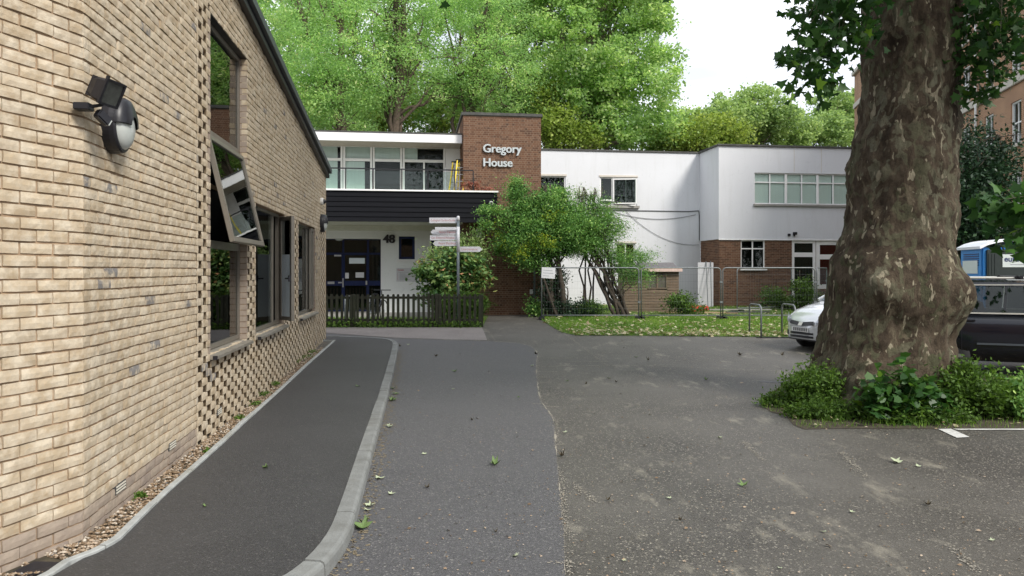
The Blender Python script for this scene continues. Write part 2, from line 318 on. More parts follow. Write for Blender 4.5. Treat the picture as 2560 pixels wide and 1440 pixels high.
# ================================================================ ground, roads, path, kerbs
def sheet(name, poly, dz, mat, zf=None, step=.8, kind='structure', parent=None, xstep=None):
    bm = bmesh.new(); vs = [bm.verts.new((x, y, 0)) for x, y in poly]; bm.faces.new(vs)
    ys = [p[1] for p in poly]; y = max(min(ys), 3.0)
    while y < min(max(ys), 27.0):
        bmesh.ops.bisect_plane(bm, geom=bm.verts[:]+bm.edges[:]+bm.faces[:], plane_co=(0, y, 0), plane_no=(0, 1, 0)); y += step
    if xstep:
        x = min(p[0] for p in poly)
        while x < max(p[0] for p in poly):
            bmesh.ops.bisect_plane(bm, geom=bm.verts[:]+bm.edges[:]+bm.faces[:], plane_co=(x, 0, 0), plane_no=(1, 0, 0)); x += xstep
    for v in bm.verts: v.co.z = (zf(v.co.x, v.co.y) if zf else gz(v.co.y) + dz)
    bmesh.ops.recalc_face_normals(bm, faces=bm.faces)
    if sum(f.normal.z for f in bm.faces) < 0: bmesh.ops.reverse_faces(bm, faces=bm.faces)
    me = bpy.data.meshes.new(name); bm.to_mesh(me); bm.free(); me.materials.append(M_[mat])
    return tag(link(name, me, parent), kind=kind)
def xy(*pts): return [tuple(gp(*p)[:2]) for p in pts]
sheet('ground', [(-900,-300),(900,-300),(900,1500),(-900,1500)], 0.0, 'old_tarmac', step=.5)
# kerb along the footpath: top outer edge surveyed from the photograph
def hk(Y): t = min(1, max(0, (Y-8.0)/9.0)); return .10*(1-t) + .022*t
def gpk(px, py):
    Y = 8.0
    for _ in range(15): Y = F*(CZ - gz(Y) - hk(Y))/(py - HY)
    return Vector(((px-CX)/F*Y, Y))
kl = [gpk(*p) for p in ((480,1560),(640,1500),(777,1440),(863,1347),(893,1262),(921,1156),(947,1061),(968,992),(981,936),(991,890),(996,866),(996,857),(988,850),(968,845.5),(920,842),(860,840),(800,839),(700,838))]
def resample(pts, step):
    out = [pts[0].copy()]; acc = 0.0
    for a, b in zip(pts, pts[1:]):
        d = (b-a).length; t = step-acc
        while t <= d: out.append(a+(b-a)*(t/d)); t += step
        acc = (acc+d) % step
    return out
def smooth2(pts, it=2):
    for _ in range(it):
        q = [pts[0]]
        for a, b in zip(pts, pts[1:]): q += [a*.75+b*.25, a*.25+b*.75]
        pts = q+[pts[-1]]
    return pts
kline = resample(smooth2(kl, 2), .075)
def normals2(pts):
    res = []
    for i in range(len(pts)):
        d = pts[min(i+1, len(pts)-1)]-pts[max(i-1, 0)]; d.normalize(); res.append(Vector((-d.y, d.x)))   # left of travel
    return res
knorm = normals2(kline)
kerb = tag(link('kerb', None), kind='structure')
i = 0; kerb_inner = [p+n*.125 for p, n in zip(kline, knorm)]
while i < len(kline)-2:
    j = min(i+12, len(kline)-1); mb = MB(); rings = []; dk = random.uniform(-.004,.004); dn = random.uniform(-.004,.004)
    for q in range(i, j+1):
        p, n = kline[q], knorm[q]; h = hk(p.y)+dk+dn*((q-i)/max(1, j-i)-.5); g = gz(p.y); p = p+n*dn*.8
        if q in (i, j): p = p + (kline[min(q+1, len(kline)-1)]-kline[q-1 if q else 0]).normalized()*(.006 if q == i else -.006)
        jit = .0
        rings.append([(p.x+n.x*o, p.y+n.y*o, g+z) for o, z in ((-.006,-.06),(0.0,max(.004,h-.028)),(.008,h-.010),(.026,h),(.125,h+.001),(.125,-.06))])
    mb.loft(rings).build('kerb_stone', 'kerb_stone', kerb, bevel=0.0); i = j
# thin edging between footpath and gravel
el = [gpk(*p) for p in ((-40,1530),(60,1470),(133,1436),(177,1404),(242,1380),(298,1351),(358,1291),(419,1231),(479,1178),(560,1106),(616,1053),(700,977),(770,912),(839,850))]
eline = resample(el, .08); enorm = normals2(eline)
edging = tag(link('path_edging', None), kind='structure'); i = 0
while i < len(eline)-2:
    j = min(i+11, len(eline)-1); mb = MB(); rings = []; dz = random.uniform(-.006, .006); sw = random.uniform(-.008,.008)
    for q in range(i, j+1):
        p, n = eline[q], enorm[q]; h = hk(p.y)+.012+dz; g = gz(p.y); t = (q-i)/max(1, j-i)
        if q in (i, j): p = p + (eline[min(q+1, len(eline)-1)]-eline[q-1 if q else 0]).normalized()*(.005 if q == i else -.005)
        rings.append([(p.x+n.x*(o+sw*(t-.5)), p.y+n.y*(o+sw*(t-.5)), g+z) for o, z in ((0,-.06),(0,h-.006),(.006,h),(.046,h),(.05,h-.008),(.05,-.06))])
    mb.loft(rings).build('edging_stone', 'edging_stone', edging); i = j
e2 = eline[-1]
MB().box(e2.x-.62, e2.x-.0, e2.y-.02, e2.y+.03, gz(e2.y)-.05, gz(e2.y)+hk(e2.y)+.01).build('edging_stone', 'edging_stone', edging)
ki = [tuple(p) for p in kerb_inner[::3]]+[tuple(kerb_inner[-1])]
lastx = ki[-1]
path_poly = [tuple(p) for p in eline[::3]]+[tuple(eline[-1])]+[(e2.x-.62, e2.y+.03), (lastx[0]-.5, e2.y+.03), (lastx[0]-.5, lastx[1])]+ki[::-1]
sheet('footpath', path_poly, 0, 'path_tarmac', zf=lambda x, y: gz(y)+hk(y)-.007, step=.6)
# new tarmac of the road
ko = [tuple(p) for p in kline[::3]]
road_poly = ko + xy((690,834),(815,834),(985,846),(1130,851),(1215,853),(1290,857),(1330,866),(1345,884),(1341,903),(1341,930),(1343,955),(1350,1000),(1362,1018),(1384,1045),(1388,1080),(1390,1130),(1398,1200),(1404,1270),(1410,1330),(1413,1440),(1420,1600),(480,1600))
sheet('road', road_poly, .004, 'road_tarmac')
seam_px = [(985,846),(1130,851),(1215,853),(1290,857),(1330,866),(1345,884),(1341,903),(1341,930),(1343,955),(1350,1000),(1362,1018),(1384,1045),(1388,1080),(1390,1130),(1398,1200),(1404,1270),(1410,1330),(1413,1440)]
sheet('gravel_apron', xy((600,818.5),(1205,818.5),(1218,851),(1130,849.5),(985,844.5),(815,832.5),(600,832)), .006, 'pink_gravel')
fence_y = gp(1000, 818)[1]
sheet('garden_bed', [(-9,fence_y-.06),(gp(1207,818)[0],fence_y-.06),(gp(1207,818)[0]+.02,26.0),(-1.9,29.2),(-9,28.4)], .007, 'lawn_soil')
lawn_poly = xy((1352,799),(1375,815),(1405,832),(1440,839),(1600,840),(1800,842),(1995,843),(2200,845)) + [(16.0, 33.0),(9.3,35.2),(1.6,33.8),(1.05,26.7)]
sheet('lawn', lawn_poly, .006, 'lawn_soil')
# moss and silt caught along the seam between the two tarmacs
mb = MB()
sp = smooth2([gp(*p).to_2d() for p in seam_px], 1); strip = resample(sp, .03); sp = resample(sp, .005)
sn = normals2(strip); L_, R_ = [], []
for p, n in zip(strip, sn):
    w = max(.0005, .020*(mnoise.noise(Vector((p.x*2.2, p.y*2.2, 5)))+.12)+.010*mnoise.noise(Vector((p.x*9, p.y*9, 1)))); c = mnoise.noise(Vector((p.x*7, p.y*7, 8)))*.012
    a, b = p+n*(c+w), p+n*(c-w); L_.append((a.x, a.y, gz(a.y)+.0072)); R_.append((b.x, b.y, gz(b.y)+.0072))
mb.loft([[a, b] for a, b in zip(L_, R_)], closed=False, caps=False)
for k, p in enumerate(sp):
    if mnoise.noise(Vector((p.x*1.3, p.y*.9, 0)))+.30 < random.random()*.65-.1: continue
    q = p+Vector((random.gauss(.014,.022), random.gauss(0,.01))); r = random.uniform(.0015,.007)
    pl = [(q.x+math.cos(a)*r*random.uniform(.5,1.4), q.y+math.sin(a)*r*random.uniform(.6,1.6)) for a in [x*math.pi/4 for x in range(8)]]
    mb.add([(x, y, gz(y)+.0075) for x, y in pl], [tuple(range(8))])
for (px, py, w) in ((1395,1408,.16),(1360,917,.5),(1365,930,.45),(1358,944,.35),(1362,957,.22),(1440,896,1.1),(1500,915,1.4),(1470,905,.8),(1350,1010,.2),(1375,1018,.25),(1395,1113,.12)):
    c = gp(px, py)
    for k in range(int(w*150)):
        q = Vector((c.x+random.uniform(-w/2,w/2), c.y+random.gauss(0,.02))); r = random.uniform(.002,.008)
        pl = [(q.x+math.cos(a)*r*1.8*random.uniform(.5,1.4), q.y+math.sin(a)*r*random.uniform(.5,1.3)) for a in [x*math.pi/3 for x in range(6)]]
        mb.add([(x, y, gz(y)+.0078) for x, y in pl], [tuple(range(6))])
for (a, b) in (((1860,1105),(1905,1150)),((2100,1130),(2165,1195)),((2390,1375),(2445,1430)),((1440,1215),(1490,1260)),((1500,910),(2000,930)),((1385,815),(1520,915)),((1215,822),(1240,855))):
    A, B = gp(*a), gp(*b)
    for k in range(int((B-A).length*140)+70):
        q = (A+(B-A)*random.random()).to_2d(); q += Vector((random.gauss(0,.022), random.gauss(0,.03))); r = random.uniform(.002,.008)
        pl = [(q.x+math.cos(a_)*r*random.uniform(.5,1.5), q.y+math.sin(a_)*r*random.uniform(.5,1.5)) for a_ in [x*math.pi/3 for x in range(6)]]
        mb.add([(x, y, gz(y)+.0078) for x, y in pl], [tuple(range(6))])
tag(mb.build('seam_moss', 'seam_dirt', recalc=False), 'tan moss and silt caught along the tarmac joints', 'silt', kind='stuff')
mb = MB()                                              # silt washed against the kerb
for p, n in zip(kline, knorm):
    if p.y > 16: continue
    for k in range(7):
        o = -abs(random.gauss(.0,.07))-.012; q = p+n*o+Vector((0, random.uniform(-.05,.05))); r = random.uniform(.004,.016)
        pl = [(q.x+math.cos(a)*r*random.uniform(.5,1.5), q.y+math.sin(a)*r*random.uniform(.5,1.5)) for a in [x*math.pi/3 for x in range(6)]]
        mb.add([(x, y, gz(y)+.0072) for x, y in pl], [tuple(range(6))])
tag(mb.build('kerb_silt', 'silt', recalc=False), 'brown silt and grit washed against the kerb face', 'silt', kind='stuff')
pc = gp(1930, 955); sheet('puddle', [(pc.x+.19*math.cos(a)*(1+.25*math.sin(3*a)), pc.y+.13*math.sin(a)*(1+.2*math.cos(2*a))) for a in [k*math.pi/10 for k in range(20)]], .0045, 'puddle_water')
sheet('bounce_paving', [(-9,24.6),(-2.0,24.6),(-2.0,28.9),(-9,28.2)], .014, 'concrete')  # added pale slab, bounces light up to the wall under the balcony
# white bay line
wp = xy((2345,1074),(2378,1073.5),(2424,1094),(2392,1096))
sheet('bay_line', wp, .008, 'road_paint'); sheet('bay_line', xy((2382,1073.4),(2760,1073),(2760,1076.2),(2394,1076.2)), .008, 'road_paint')
# ================================================================ brick building on the left
WN = 1.00887; WD = Vector((-.1335, 1, 0))/WN
LB = thing('brick_building', 'pale buff brick building with a mono-pitch roof and bronze framed windows', 'building', (-2.778, 4.80, 0), math.atan2(WD.y, WD.x))
def wl(px, py, y=0.0):                                 # ray through a photo pixel against the wall plane, in wall coordinates
    c = Vector((0, 0, CZ))-Vector((-2.778, 4.8, 0)); d = Vector(((px-CX)/F, 1, -(py-HY)/F)); Yl = Vector((-WD.y, WD.x, 0))
    t = (y-c.dot(Yl))/d.dot(Yl); p = c+d*t; return p.dot(WD), p.z
S_END = 13.43; Z_B = .02
def roof_z(s): return 4.14+(S_END-s)*.109
WIN = [(3.033, 4.76, .915, 4.52), (5.297, 7.57, .915, 2.73), (9.09, 11.42, .915, 2.745)]
PH = .075
bricks = []            # (origin, dir, inward, length, height, depth, tone, base?)
def lay(o, dr, nin, s, z, ln, h, dep, proud, base=False):
    c = o+dr*(s+ln/2)-nin*proud; bricks.append((Vector((c.x, c.y, z+h/2)), dr, nin, ln, h, dep, random.random(), base))
def cut(iv, a, b):
    r = []
    for x, y in iv:
        if b <= x or a >= y: r.append((x, y)); continue
        if a > x: r.append((x, a))
        if b < y: r.append((b, y))
    return r
def course(o, dr, nin, iv, z, k, base=False):
    for a, b in iv:
        j = math.floor(a/.225)*.225-(.1125 if k % 2 else 0); x = j
        while x < b:
            s0, s1 = max(x+.005, a), min(x+.220, b)
            if s1-s0 > .03: lay(o, dr, nin, s0+random.uniform(-.002,.002), z+.0045+random.uniform(-.002,.002), s1-s0+random.uniform(-.003,.003), .0655+random.uniform(-.003,.003), .07, random.uniform(-.003,.005), base)
            x += .225
O0 = Vector((0,0,0)); DB = Vector((1,0,0)); NB = Vector((0,1,0))
DA = Vector((-.9151,.4031,0)); NA = Vector((.4031,.9151,0))
def pat_iv(z):                                         # open-perpend brickwork along this course
    iv = [(2.523, 3.033)] if z > .12 else []
    if .04 < z < 2.72: iv = [(2.523, S_END-.02)]
    for (a, b, z0, z1) in WIN:
        if z0-PH*.55 < z < z1-.02: iv = cut(iv, a-(.0 if a > 4 else 0), b)
    return iv
nC = int(6.0/PH)
for k in range(nC):
    z = Z_B+k*PH; zc = z+PH/2
    smax = min(S_END, (4.14-z-PH)/.109+S_END)
    if smax > .1:
        iv = [(0.0, smax)]
        for (a, b, z0, z1) in WIN:
            if z0 < zc < z1: iv = cut(iv, a, b)
        for a, b in pat_iv(zc): iv = cut(iv, a, b)
        course(O0, DB, NB, iv, z, k, base=(k < 3))
        for a, b in pat_iv(zc):
            b = min(b, smax); x = math.floor(a/.3375)*.3375-(.16875 if k % 2 else 0)
            while x < b:
                s0, s1 = max(x, a), min(x+.222, b)
                if s1-s0 > .035: lay(O0, DB, NB, s0, z+.001, s1-s0, 0.073, .135, .0+random.uniform(-.002,.004), base=False)
                x += .3375
    course(O0, DA, NA, [(0.0, 1.6)], z, k+1, base=(k < 3))
# irregular brick blanks
def brick_variant(seed, L_=1.0, H_=1.0):
    r = random.Random(seed); nx, nz = 5, 2; g = {}; vs = []; fs = []
    for i in range(nx+1):
        for j in range(nz+1):
            e = (i in (0, nx)) + (j in (0, nz))
            x = i/nx-.5; z = j/nz-.5
            if i in (0, nx): x *= 1-.010*r.uniform(0, 1.3)
            if j in (0, nz): z *= 1-.05*r.uniform(0, 1.6)
            y = (.040 if e == 1 else .075 if e == 2 else 0)*r.uniform(.5, 1.5)+r.uniform(-.02,.02)
            g[i, j] = len(vs); vs.append((x, y, z))
    for i in range(nx):
        for j in range(nz): fs.append((g[i,j], g[i+1,j], g[i+1,j+1], g[i,j+1]))
    ring = [(i,0) for i in range(nx)]+[(nx,j) for j in range(nz)]+[(i,nz) for i in range(nx,0,-1)]+[(0,j) for j in range(nz,0,-1)]
    back = {}
    for c in ring: back[c] = len(vs); x, y, z = vs[g[c]]; vs.append((x, 1.0, z))
    for a, b in zip(ring, ring[1:]+ring[:1]): fs.append((g[b], g[a], back[a], back[b]))
    return np.array(vs), fs
VAR = [brick_variant(s) for s in range(10)]
VMESH = []
for bi, (vs, fs) in enumerate(VAR):
    for base in (0, 1):
        me = bpy.data.meshes.new('brick'); me.from_pydata([(x, y*.07, z) for x, y, z in vs.tolist()], [], fs)
        me.materials.append(M_['base_brick' if base else 'buff_brick']); VMESH.append(me)
def to_world(ob_mat, p): return ob_mat @ p
LBM = Matrix.Translation(Vector((-2.778, 4.80, 0))) @ Matrix.Rotation(math.atan2(WD.y, WD.x), 4, 'Z')
def vis_size(c, dr, ln):
    w = LBM @ c; 
    if w.y < .5: return 0
    d3 = (LBM.to_3x3() @ dr); a = w-d3*ln/2; b = w+d3*ln/2
    if a.y < .4 or b.y < .4: return 0
    px = CX+F*w.x/w.y; py = HY-F*(w.z-CZ)/w.y
    if not (-30 < px < 2590 and -20 < py < 1450): return 0
    return abs(F*a.x/a.y-F*b.x/b.y)*(.065*F/w.y)
order = sorted(range(len(bricks)), key=lambda i: -vis_size(bricks[i][0], bricks[i][1], bricks[i][3]))
single = set(order[:300])
for i in order[:300]:
    c, dr, nin, ln, h, dep, tone, base = bricks[i]
    o = link('brick', VMESH[(i % 10)*2+(1 if base else 0)], LB)
    R = Matrix((( (dr if dr.x > 0 else -dr).x, nin.x, 0, 0), ((dr if dr.x > 0 else -dr).y, nin.y, 0, 0), (0,0,1,0), (0,0,0,1)))
    o.matrix_local = Matrix.Translation(c) @ R @ Matrix.Diagonal((ln, 1, h, 1))
def join_bricks(name, items, mats, parent):
    allv = []; allf = []; tones = []; off = 0
    for i, (c, dr, nin, ln, h, dep, tone, base) in items:
        vs, fs = VAR[i % 10]; d = dr if (dr.x*nin.y-dr.y*nin.x) > 0 else -dr
        P = np.outer(np.where(vs[:,1] > .6, vs[:,0]*(.66 if dep > .1 else 1), vs[:,0])*ln, d)+np.outer(np.where(vs[:,1] > .6, (.036 if dep > .1 else dep), vs[:,1]*.07), nin)+np.outer(vs[:,2]*h, (0,0,1))+np.array(c)  # open-perpend bricks taper behind the face, shaped so the gaps look dark
        allv.append(P); allf += [tuple(q+off for q in f) for f in fs]; off += len(vs); tones += [tone]*len(vs)
    me = bpy.data.meshes.new(name); me.from_pydata(np.concatenate(allv).tolist(), [], allf)
    a = me.attributes.new('tone', 'FLOAT', 'POINT'); a.data.foreach_set('value', np.array(tones, dtype=np.float32))
    me.materials.append(M_[mats]); return tag(link(name, me, parent), kind='stuff')
rest = [(i, bricks[i]) for i in range(len(bricks)) if i not in single]
join_bricks('brickwork', [x for x in rest if not x[1][7]], 'buff_brick_joined', LB)
join_bricks('base_brickwork', [x for x in rest if x[1][7]], 'base_brick_joined', LB)
# mortar: recessed joints on the plain areas, a deeper backing behind the open perpends
def cells(u0, u1, z0, z1, holes):
    us = sorted({u0, u1, *[h[0] for h in holes], *[h[1] for h in holes]}); zs = sorted({z0, z1, *[h[2] for h in holes], *[h[3] for h in holes]})
    us = [u for u in us if u0 <= u <= u1]; zs = [z for z in zs if z0 <= z <= z1]
    for a, b in zip(us, us[1:]):
        for c, d in zip(zs, zs[1:]):
            if not any(h[0] <= (a+b)/2 <= h[1] and h[2] <= (c+d)/2 <= h[3] for h in holes): yield a, b, c, d
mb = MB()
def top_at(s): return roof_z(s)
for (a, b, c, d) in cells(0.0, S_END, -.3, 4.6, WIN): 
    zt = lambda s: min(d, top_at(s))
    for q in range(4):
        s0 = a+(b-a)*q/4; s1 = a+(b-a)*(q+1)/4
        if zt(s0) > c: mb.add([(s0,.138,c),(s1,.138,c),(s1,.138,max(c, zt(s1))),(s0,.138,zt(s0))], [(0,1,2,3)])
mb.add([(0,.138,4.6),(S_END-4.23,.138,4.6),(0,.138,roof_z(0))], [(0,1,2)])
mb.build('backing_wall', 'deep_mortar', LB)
mb = MB()
def front_quad(a, b, c, d):
    n = max(1, int((b-a)/.5))
    for q in range(n):
        s0 = a+(b-a)*q/n; s1 = a+(b-a)*(q+1)/n; t0, t1 = min(d, top_at(s0)), min(d, top_at(s1))
        if max(t0, t1) > c: mb.add([(s0,.013,c),(s1,.013,c),(s1,.013,max(t1,c)),(s0,.013,max(t0,c))], [(0,1,2,3)])
front_quad(0, 2.523, -.3, 6.2)
for (a, b, c, d) in cells(3.033, S_END, 2.72, 6.2, [WIN[0]]): front_quad(a, b, c, d)
mb.add([(2.523,.009,.0),(2.523,.138,.0),(2.523,.138,5.3),(2.523,.009,5.3)], [(0,1,2,3)])
mb.add([(3.033,.009,2.72),(S_END,.009,2.72),(S_END,.138,2.72),(3.033,.138,2.72)], [(0,1,2,3)])
for p in (0,):
    a = Vector((0,0,0))+NA*.013; b = DA*1.65+NA*.013
    mb.add([(a.x,a.y,-.3),(b.x,b.y,-.3),(b.x,b.y,6.2),(a.x,a.y,6.2)], [(0,1,2,3)])
mb.build('mortar', 'mortar', LB)
# body of the building behind the brick skin
far = 7.0; b = DA*1.65
mb = MB()
mb.add([(S_END,.0,-.3),(S_END,far,-.3),(S_END,far,roof_z(S_END)),(S_END,0,roof_z(S_END))], [(0,1,2,3)])
mb.add([(b.x,b.y,-.3),(b.x-.4,far,-.3),(b.x-.4,far,6.0),(b.x,b.y,6.0)], [(0,1,2,3)])
mb.add([(b.x-.4,far,-.3),(S_END,far,-.3),(S_END,far,roof_z(S_END)),(b.x-.4,far,6.0)], [(0,1,2,3)])
mb.build('rear_wall', 'mortar', LB)
mb = MB(); x0 = b.x-.7
mb.add([(x0,-.0,roof_z(x0)+.03),(S_END+.06,-.0,roof_z(S_END+.06)+.03),(S_END+.06,far+.1,roof_z(S_END)+.03),(x0,far+.1,roof_z(x0)+.03)], [(0,1,2,3)])
rf = mb.build('roof', 'coping_metal', LB)
mb = MB()
for (y0, y1, d0, d1, nm, mt) in ((-.13,.06,.05,.19,'roof_coping','coping_metal'), (-.075,.05,-.06,.045,'under_coping_band','black_metal')):  # metal coping and a near-black band below it
    m2 = MB(); s0, s1 = -1.2, S_END+.10
    vs = [(s, y, roof_z(s)+d) for s in (s0, s1) for (y, d) in ((y0,d0),(y1,d0),(y1,d1),(y0,d1-.015))]
    m2.add(vs, [(0,1,2,3),(7,6,5,4),(0,4,5,1),(1,5,6,2),(2,6,7,3),(3,7,4,0)]); m2.build(nm, mt, rf, bevel=.006)
# windows
def frame_ring(mb, a, b, z0, z1, y0, y1, w):
    mb.box(a, a+w, y0, y1, z0, z1); mb.box(b-w, b, y0, y1, z0, z1); mb.box(a+w, b-w, y0, y1, z0, z0+w); mb.box(a+w, b-w, y0, y1, z1-w, z1)
RY = .09                                                # glazing plane behind the wall face
for wi, (a, b, z0, z1) in enumerate(WIN):
    w = link('window', None, LB)
    m2 = MB()                                           # brick reveals course by course
    for k in range(int((z1-z0)/PH)+1):
        zz = z0+k*PH
        if zz+.06 < z1: m2.box(b, b+.06, .004+random.uniform(0,.004), RY+.05, zz+.004, zz+.069); m2.box(a-.06, a, .004, RY+.05, zz+.004, zz+.069)
    m2.v = [tuple(v) for v in m2.v]; me_n = len(m2.v)
    o = m2.build('reveal_bricks', 'base_brick', w, recalc=True); tag(o, kind='stuff')
    MB().box(a-.02, b+.02, .012, RY+.06, z1, z1+.03).build('lintel', 'black_metal', w)
    MB().box(b+.003, b+.05, .011, RY+.05, z0, z1).build('reveal_mortar', 'deep_mortar', w); MB().box(a-.05, a-.003, .011, RY+.05, z0, z1).build('reveal_mortar', 'deep_mortar', w)
    sill = MB(); sill.add([(s, y, z) for s in (a-.03, b+.03) for (y, z) in ((-.075,z0-.055),(-.075,z0-.02),(RY+.04,z0+.012),(RY+.04,z0-.06))], [(0,1,2,3),(7,6,5,4),(0,4,5,1),(1,5,6,2),(2,6,7,3),(3,7,4,0)])
    sill.build('sill', 'sill_metal', w, bevel=.003)
    MB().box(a-.034, a-.028, -.077, -.03, z0-.058, z0-.015).build('sill_end', 'black_plastic', w)
    fr = MB(); frame_ring(fr, a, b, z0+.012, z1, RY, RY+.06, .055)
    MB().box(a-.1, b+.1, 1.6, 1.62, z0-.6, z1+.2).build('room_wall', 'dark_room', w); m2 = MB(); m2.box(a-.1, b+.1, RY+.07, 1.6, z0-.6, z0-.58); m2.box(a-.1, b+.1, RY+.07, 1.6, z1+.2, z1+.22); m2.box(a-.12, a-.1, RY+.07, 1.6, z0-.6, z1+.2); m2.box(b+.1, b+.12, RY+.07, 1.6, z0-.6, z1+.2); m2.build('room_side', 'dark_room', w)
    if wi == 0:
        t1, t2 = 2.09, 3.30
        fr.box(a+.055, b-.055, RY, RY+.06, t1-.045, t1+.045); fr.box(a+.055, b-.055, RY, RY+.06, t2-.045, t2+.045)
        for c, d in ((z0+.067, t1-.045), (t2+.045, z1-.055)): MB().box(a+.055, b-.055, RY+.02, RY+.03, c, d).build('pane', 'window_glass', w)
        th = math.radians(13); H = t2-t1-.03             # top hung sash, pushed open
        sash = link('open_sash', None, w); sash.location = (0, RY-.005, t2-.05); sash.rotation_euler = (-th, 0, 0)
        m2 = MB(); frame_ring(m2, a+.05, b-.05, -H, 0, -.05, .0, .06); m2.build('sash_frame', 'bronze_frame', sash, bevel=.004)
        MB().box(a+.11, b-.11, -.03, -.02, -H+.06, -.06).build('pane', 'window_glass', sash)
    else:
        hb = b-.52; fr.box(hb-.045, hb+.02, RY, RY+.06, z0+.06, z1-.055)
        MB().box(a+.055, hb-.045, RY+.02, RY+.03, z0+.067, z1-.055).build('pane', 'clear_glass', w)
        MB().box(a+.056, hb-.046, RY+.034, RY+.037, z0+.068 if wi == 2 else z0+.16, (2.06 if wi == 1 else z1-.06)).build('frosted_film', 'frosted_film', w)
        MB().box(a+.12, a+.5, RY-.012, RY-.001, z1-.045, z1-.015).build('trickle_vent', 'black_plastic', w)
        W2 = b-.05-(hb+.02); sash = link('open_sash', None, w); sash.location = (b-.05, RY-.01, 0)
        sash.rotation_euler = (0, 0, math.radians(34 if wi == 1 else 1.5))
        m2 = MB(); frame_ring(m2, -W2, 0, z0+.07, z1-.05, -.055, 0, .062); m2.build('sash_frame', 'bronze_frame', sash, bevel=.004)
        MB().box(-W2+.06, -.06, -.03, -.02, z0+.13, z1-.11).build('pane', 'clear_glass', sash)
        MB().box(-W2+.061, -.061, -.018, -.015, z0+.13, 2.06).build('frosted_film', 'frosted_film', sash)
        m2 = MB(); m2.box(-W2+.012, -W2+.035, 0, .035, 1.62, 1.72); m2.box(-W2+.012, -W2+.14, .03, .045, 1.66, 1.68); m2.build('handle', 'black_plastic', sash)
    fr.build('frame', 'bronze_frame', w, bevel=.004)
# air bricks
for (px, py) in ((300,1218),(430,1113),(548,1028)):
    s, z = wl(px, py)
    m2 = MB(); m2.box(s-.1, s+.1, -.006, .03, z-.032, z+.032); v = m2.build('air_brick', 'slot_shade_and_board', LB)  # near-black body puts the shade of the slots into its colour
    for q in range(3): MB().box(s-.085, s+.085, -.010, -.0065, z-.026+q*.021, z-.015+q*.021).build('louvre', 'cream_box', v)
# ---- lights and camera on the wall
def bulkhead(name, label, s, z, rx, rz, dep):
    t = thing(name, label, 'wall light'); t.matrix_world = LBM @ Matrix.Translation((s, 0, z))
    Mx = Matrix(((1,0,0,0),(0,0,-1,-.0),(0,1,0,0),(0,0,0,1)))         # local z -> outward (-y)
    body = MB().lathe([(1.0, -.004),(1.0,dep*.30),(.97,dep*.52),(.93,dep*.60)], 40, Mx, rx, rz); body.build('housing', 'black_plastic', t, smooth=False, bevel=0)
    MB().lathe([(.86,dep*.50),(.85,dep*.62),(.74,dep*.80),(.50,dep*.93),(.2,dep*.98)], 40, Mx, rx, rz).build('lens', 'grey_lens', t, smooth=True)
    rings = []; n = 24                                   # eyelid hood over the upper half
    for (r, d) in ((.97,dep*.50),(.97,dep*.66),(.88,dep*.86),(.62,dep*1.02),(.30,dep*1.08)):
        rings.append([Mx @ Vector((rx*r*math.cos(math.pi*k/n), (rz*r*math.sin(math.pi*k/n) if r > .2 else 0)-.0, d)) for k in range(n+1)])
    hood = MB(); hood.loft(rings, closed=False, caps=False)
    inner = [[p-Vector((0,0,0)) + Vector((0, .006, -.006)) for p in g] for g in rings]; hood.loft(inner, closed=False, caps=False)
    for side in (0, n): 
        q = [g[side] for g in rings]; r_ = [g[side] for g in inner]; hood.loft([q, r_], closed=False, caps=False)
    hood.build('hood', 'black_plastic', t, smooth=True); return t
s, z = wl(262, 312, -.02)
bulkhead('oval_bulkhead_light', 'large black oval bulkhead lamp with grey lens and hood beside the floodlight', s+.15, z+.025, .165, .200, .15)
s, z = wl(802, 557, -.02)
bulkhead('oval_bulkhead_light', 'black bulkhead lamp below the small dome camera at the end of the buff brick wall', s+.16, z, .17, .21, .15)
s, z = wl(803, 503, -.02)
t = thing('dome_camera', 'small white dome camera high on the end of the buff brick wall', 'camera'); t.matrix_world = LBM @ Matrix.Translation((s+.06, 0, z))
Mx = Matrix(((1,0,0,0),(0,0,-1,0),(0,1,0,0),(0,0,0,1)))
MB().lathe([(.085,-.003),(.085,.045),(.075,.065)], 28, Mx).build('base', 'white_plastic', t, smooth=False)
MB().lathe([(.055,.060),(.055,.085),(.045,.105),(.028,.12),(.01,.125)], 28, Mx).build('dome', 'black_plastic', t, smooth=True)
# floodlight with sensor on the corner
s, z = wl(208, 262)
t = thing('floodlight', 'black halogen floodlight with motion sensor on the corner of the buff brick wall', 'floodlight'); t.matrix_world = LBM @ Matrix.Translation((-.06, -.0, z-.03))
m2 = MB(); m2.obox((-.03,-.035,.0), (.045,0,0), (0,.047,0), (0,0,.022)); m2.tube([(-.03,-.06,.0),(-.005,-.13,.02),(.01,-.16,.06)], .012, 8); m2.build('bracket', 'black_plastic', t, bevel=.004)
m2 = MB(); m2.obox((.02,-.13,-.055), Vector((.035,-.02,-.028)), Vector((.01,.022,0)), Vector((.012,-.01,.026))); m2.build('motion_sensor', 'black_plastic', t, bevel=.008)
MB().obox((.052,-.148,-.082), Vector((.006,-.004,-.005)), Vector((.008,.018,0)), Vector((.008,-.007,.018))).build('sensor_window', 'grey_lens', t, bevel=.003)
look = Vector((-.22,-.88,-.40)).normalized(); side = look.cross(Vector((0,0,1))).normalized(); up = side.cross(look).normalized()
c0 = Vector((.01,-.15,.115)); hd = link('lamp_head', None, t)
rings = []
for d, w_, h_ in ((-.085,.045,.035),(-.07,.062,.05),(-.02,.085,.070),(.03,.092,.078),(.045,.094,.080)):
    rings.append([c0+look*d+side*w_*a+up*h_*b for a, b in ((-1,-.8),(-.8,-1),(.8,-1),(1,-.8),(1,.8),(.8,1),(-.8,1),(-1,.8))])
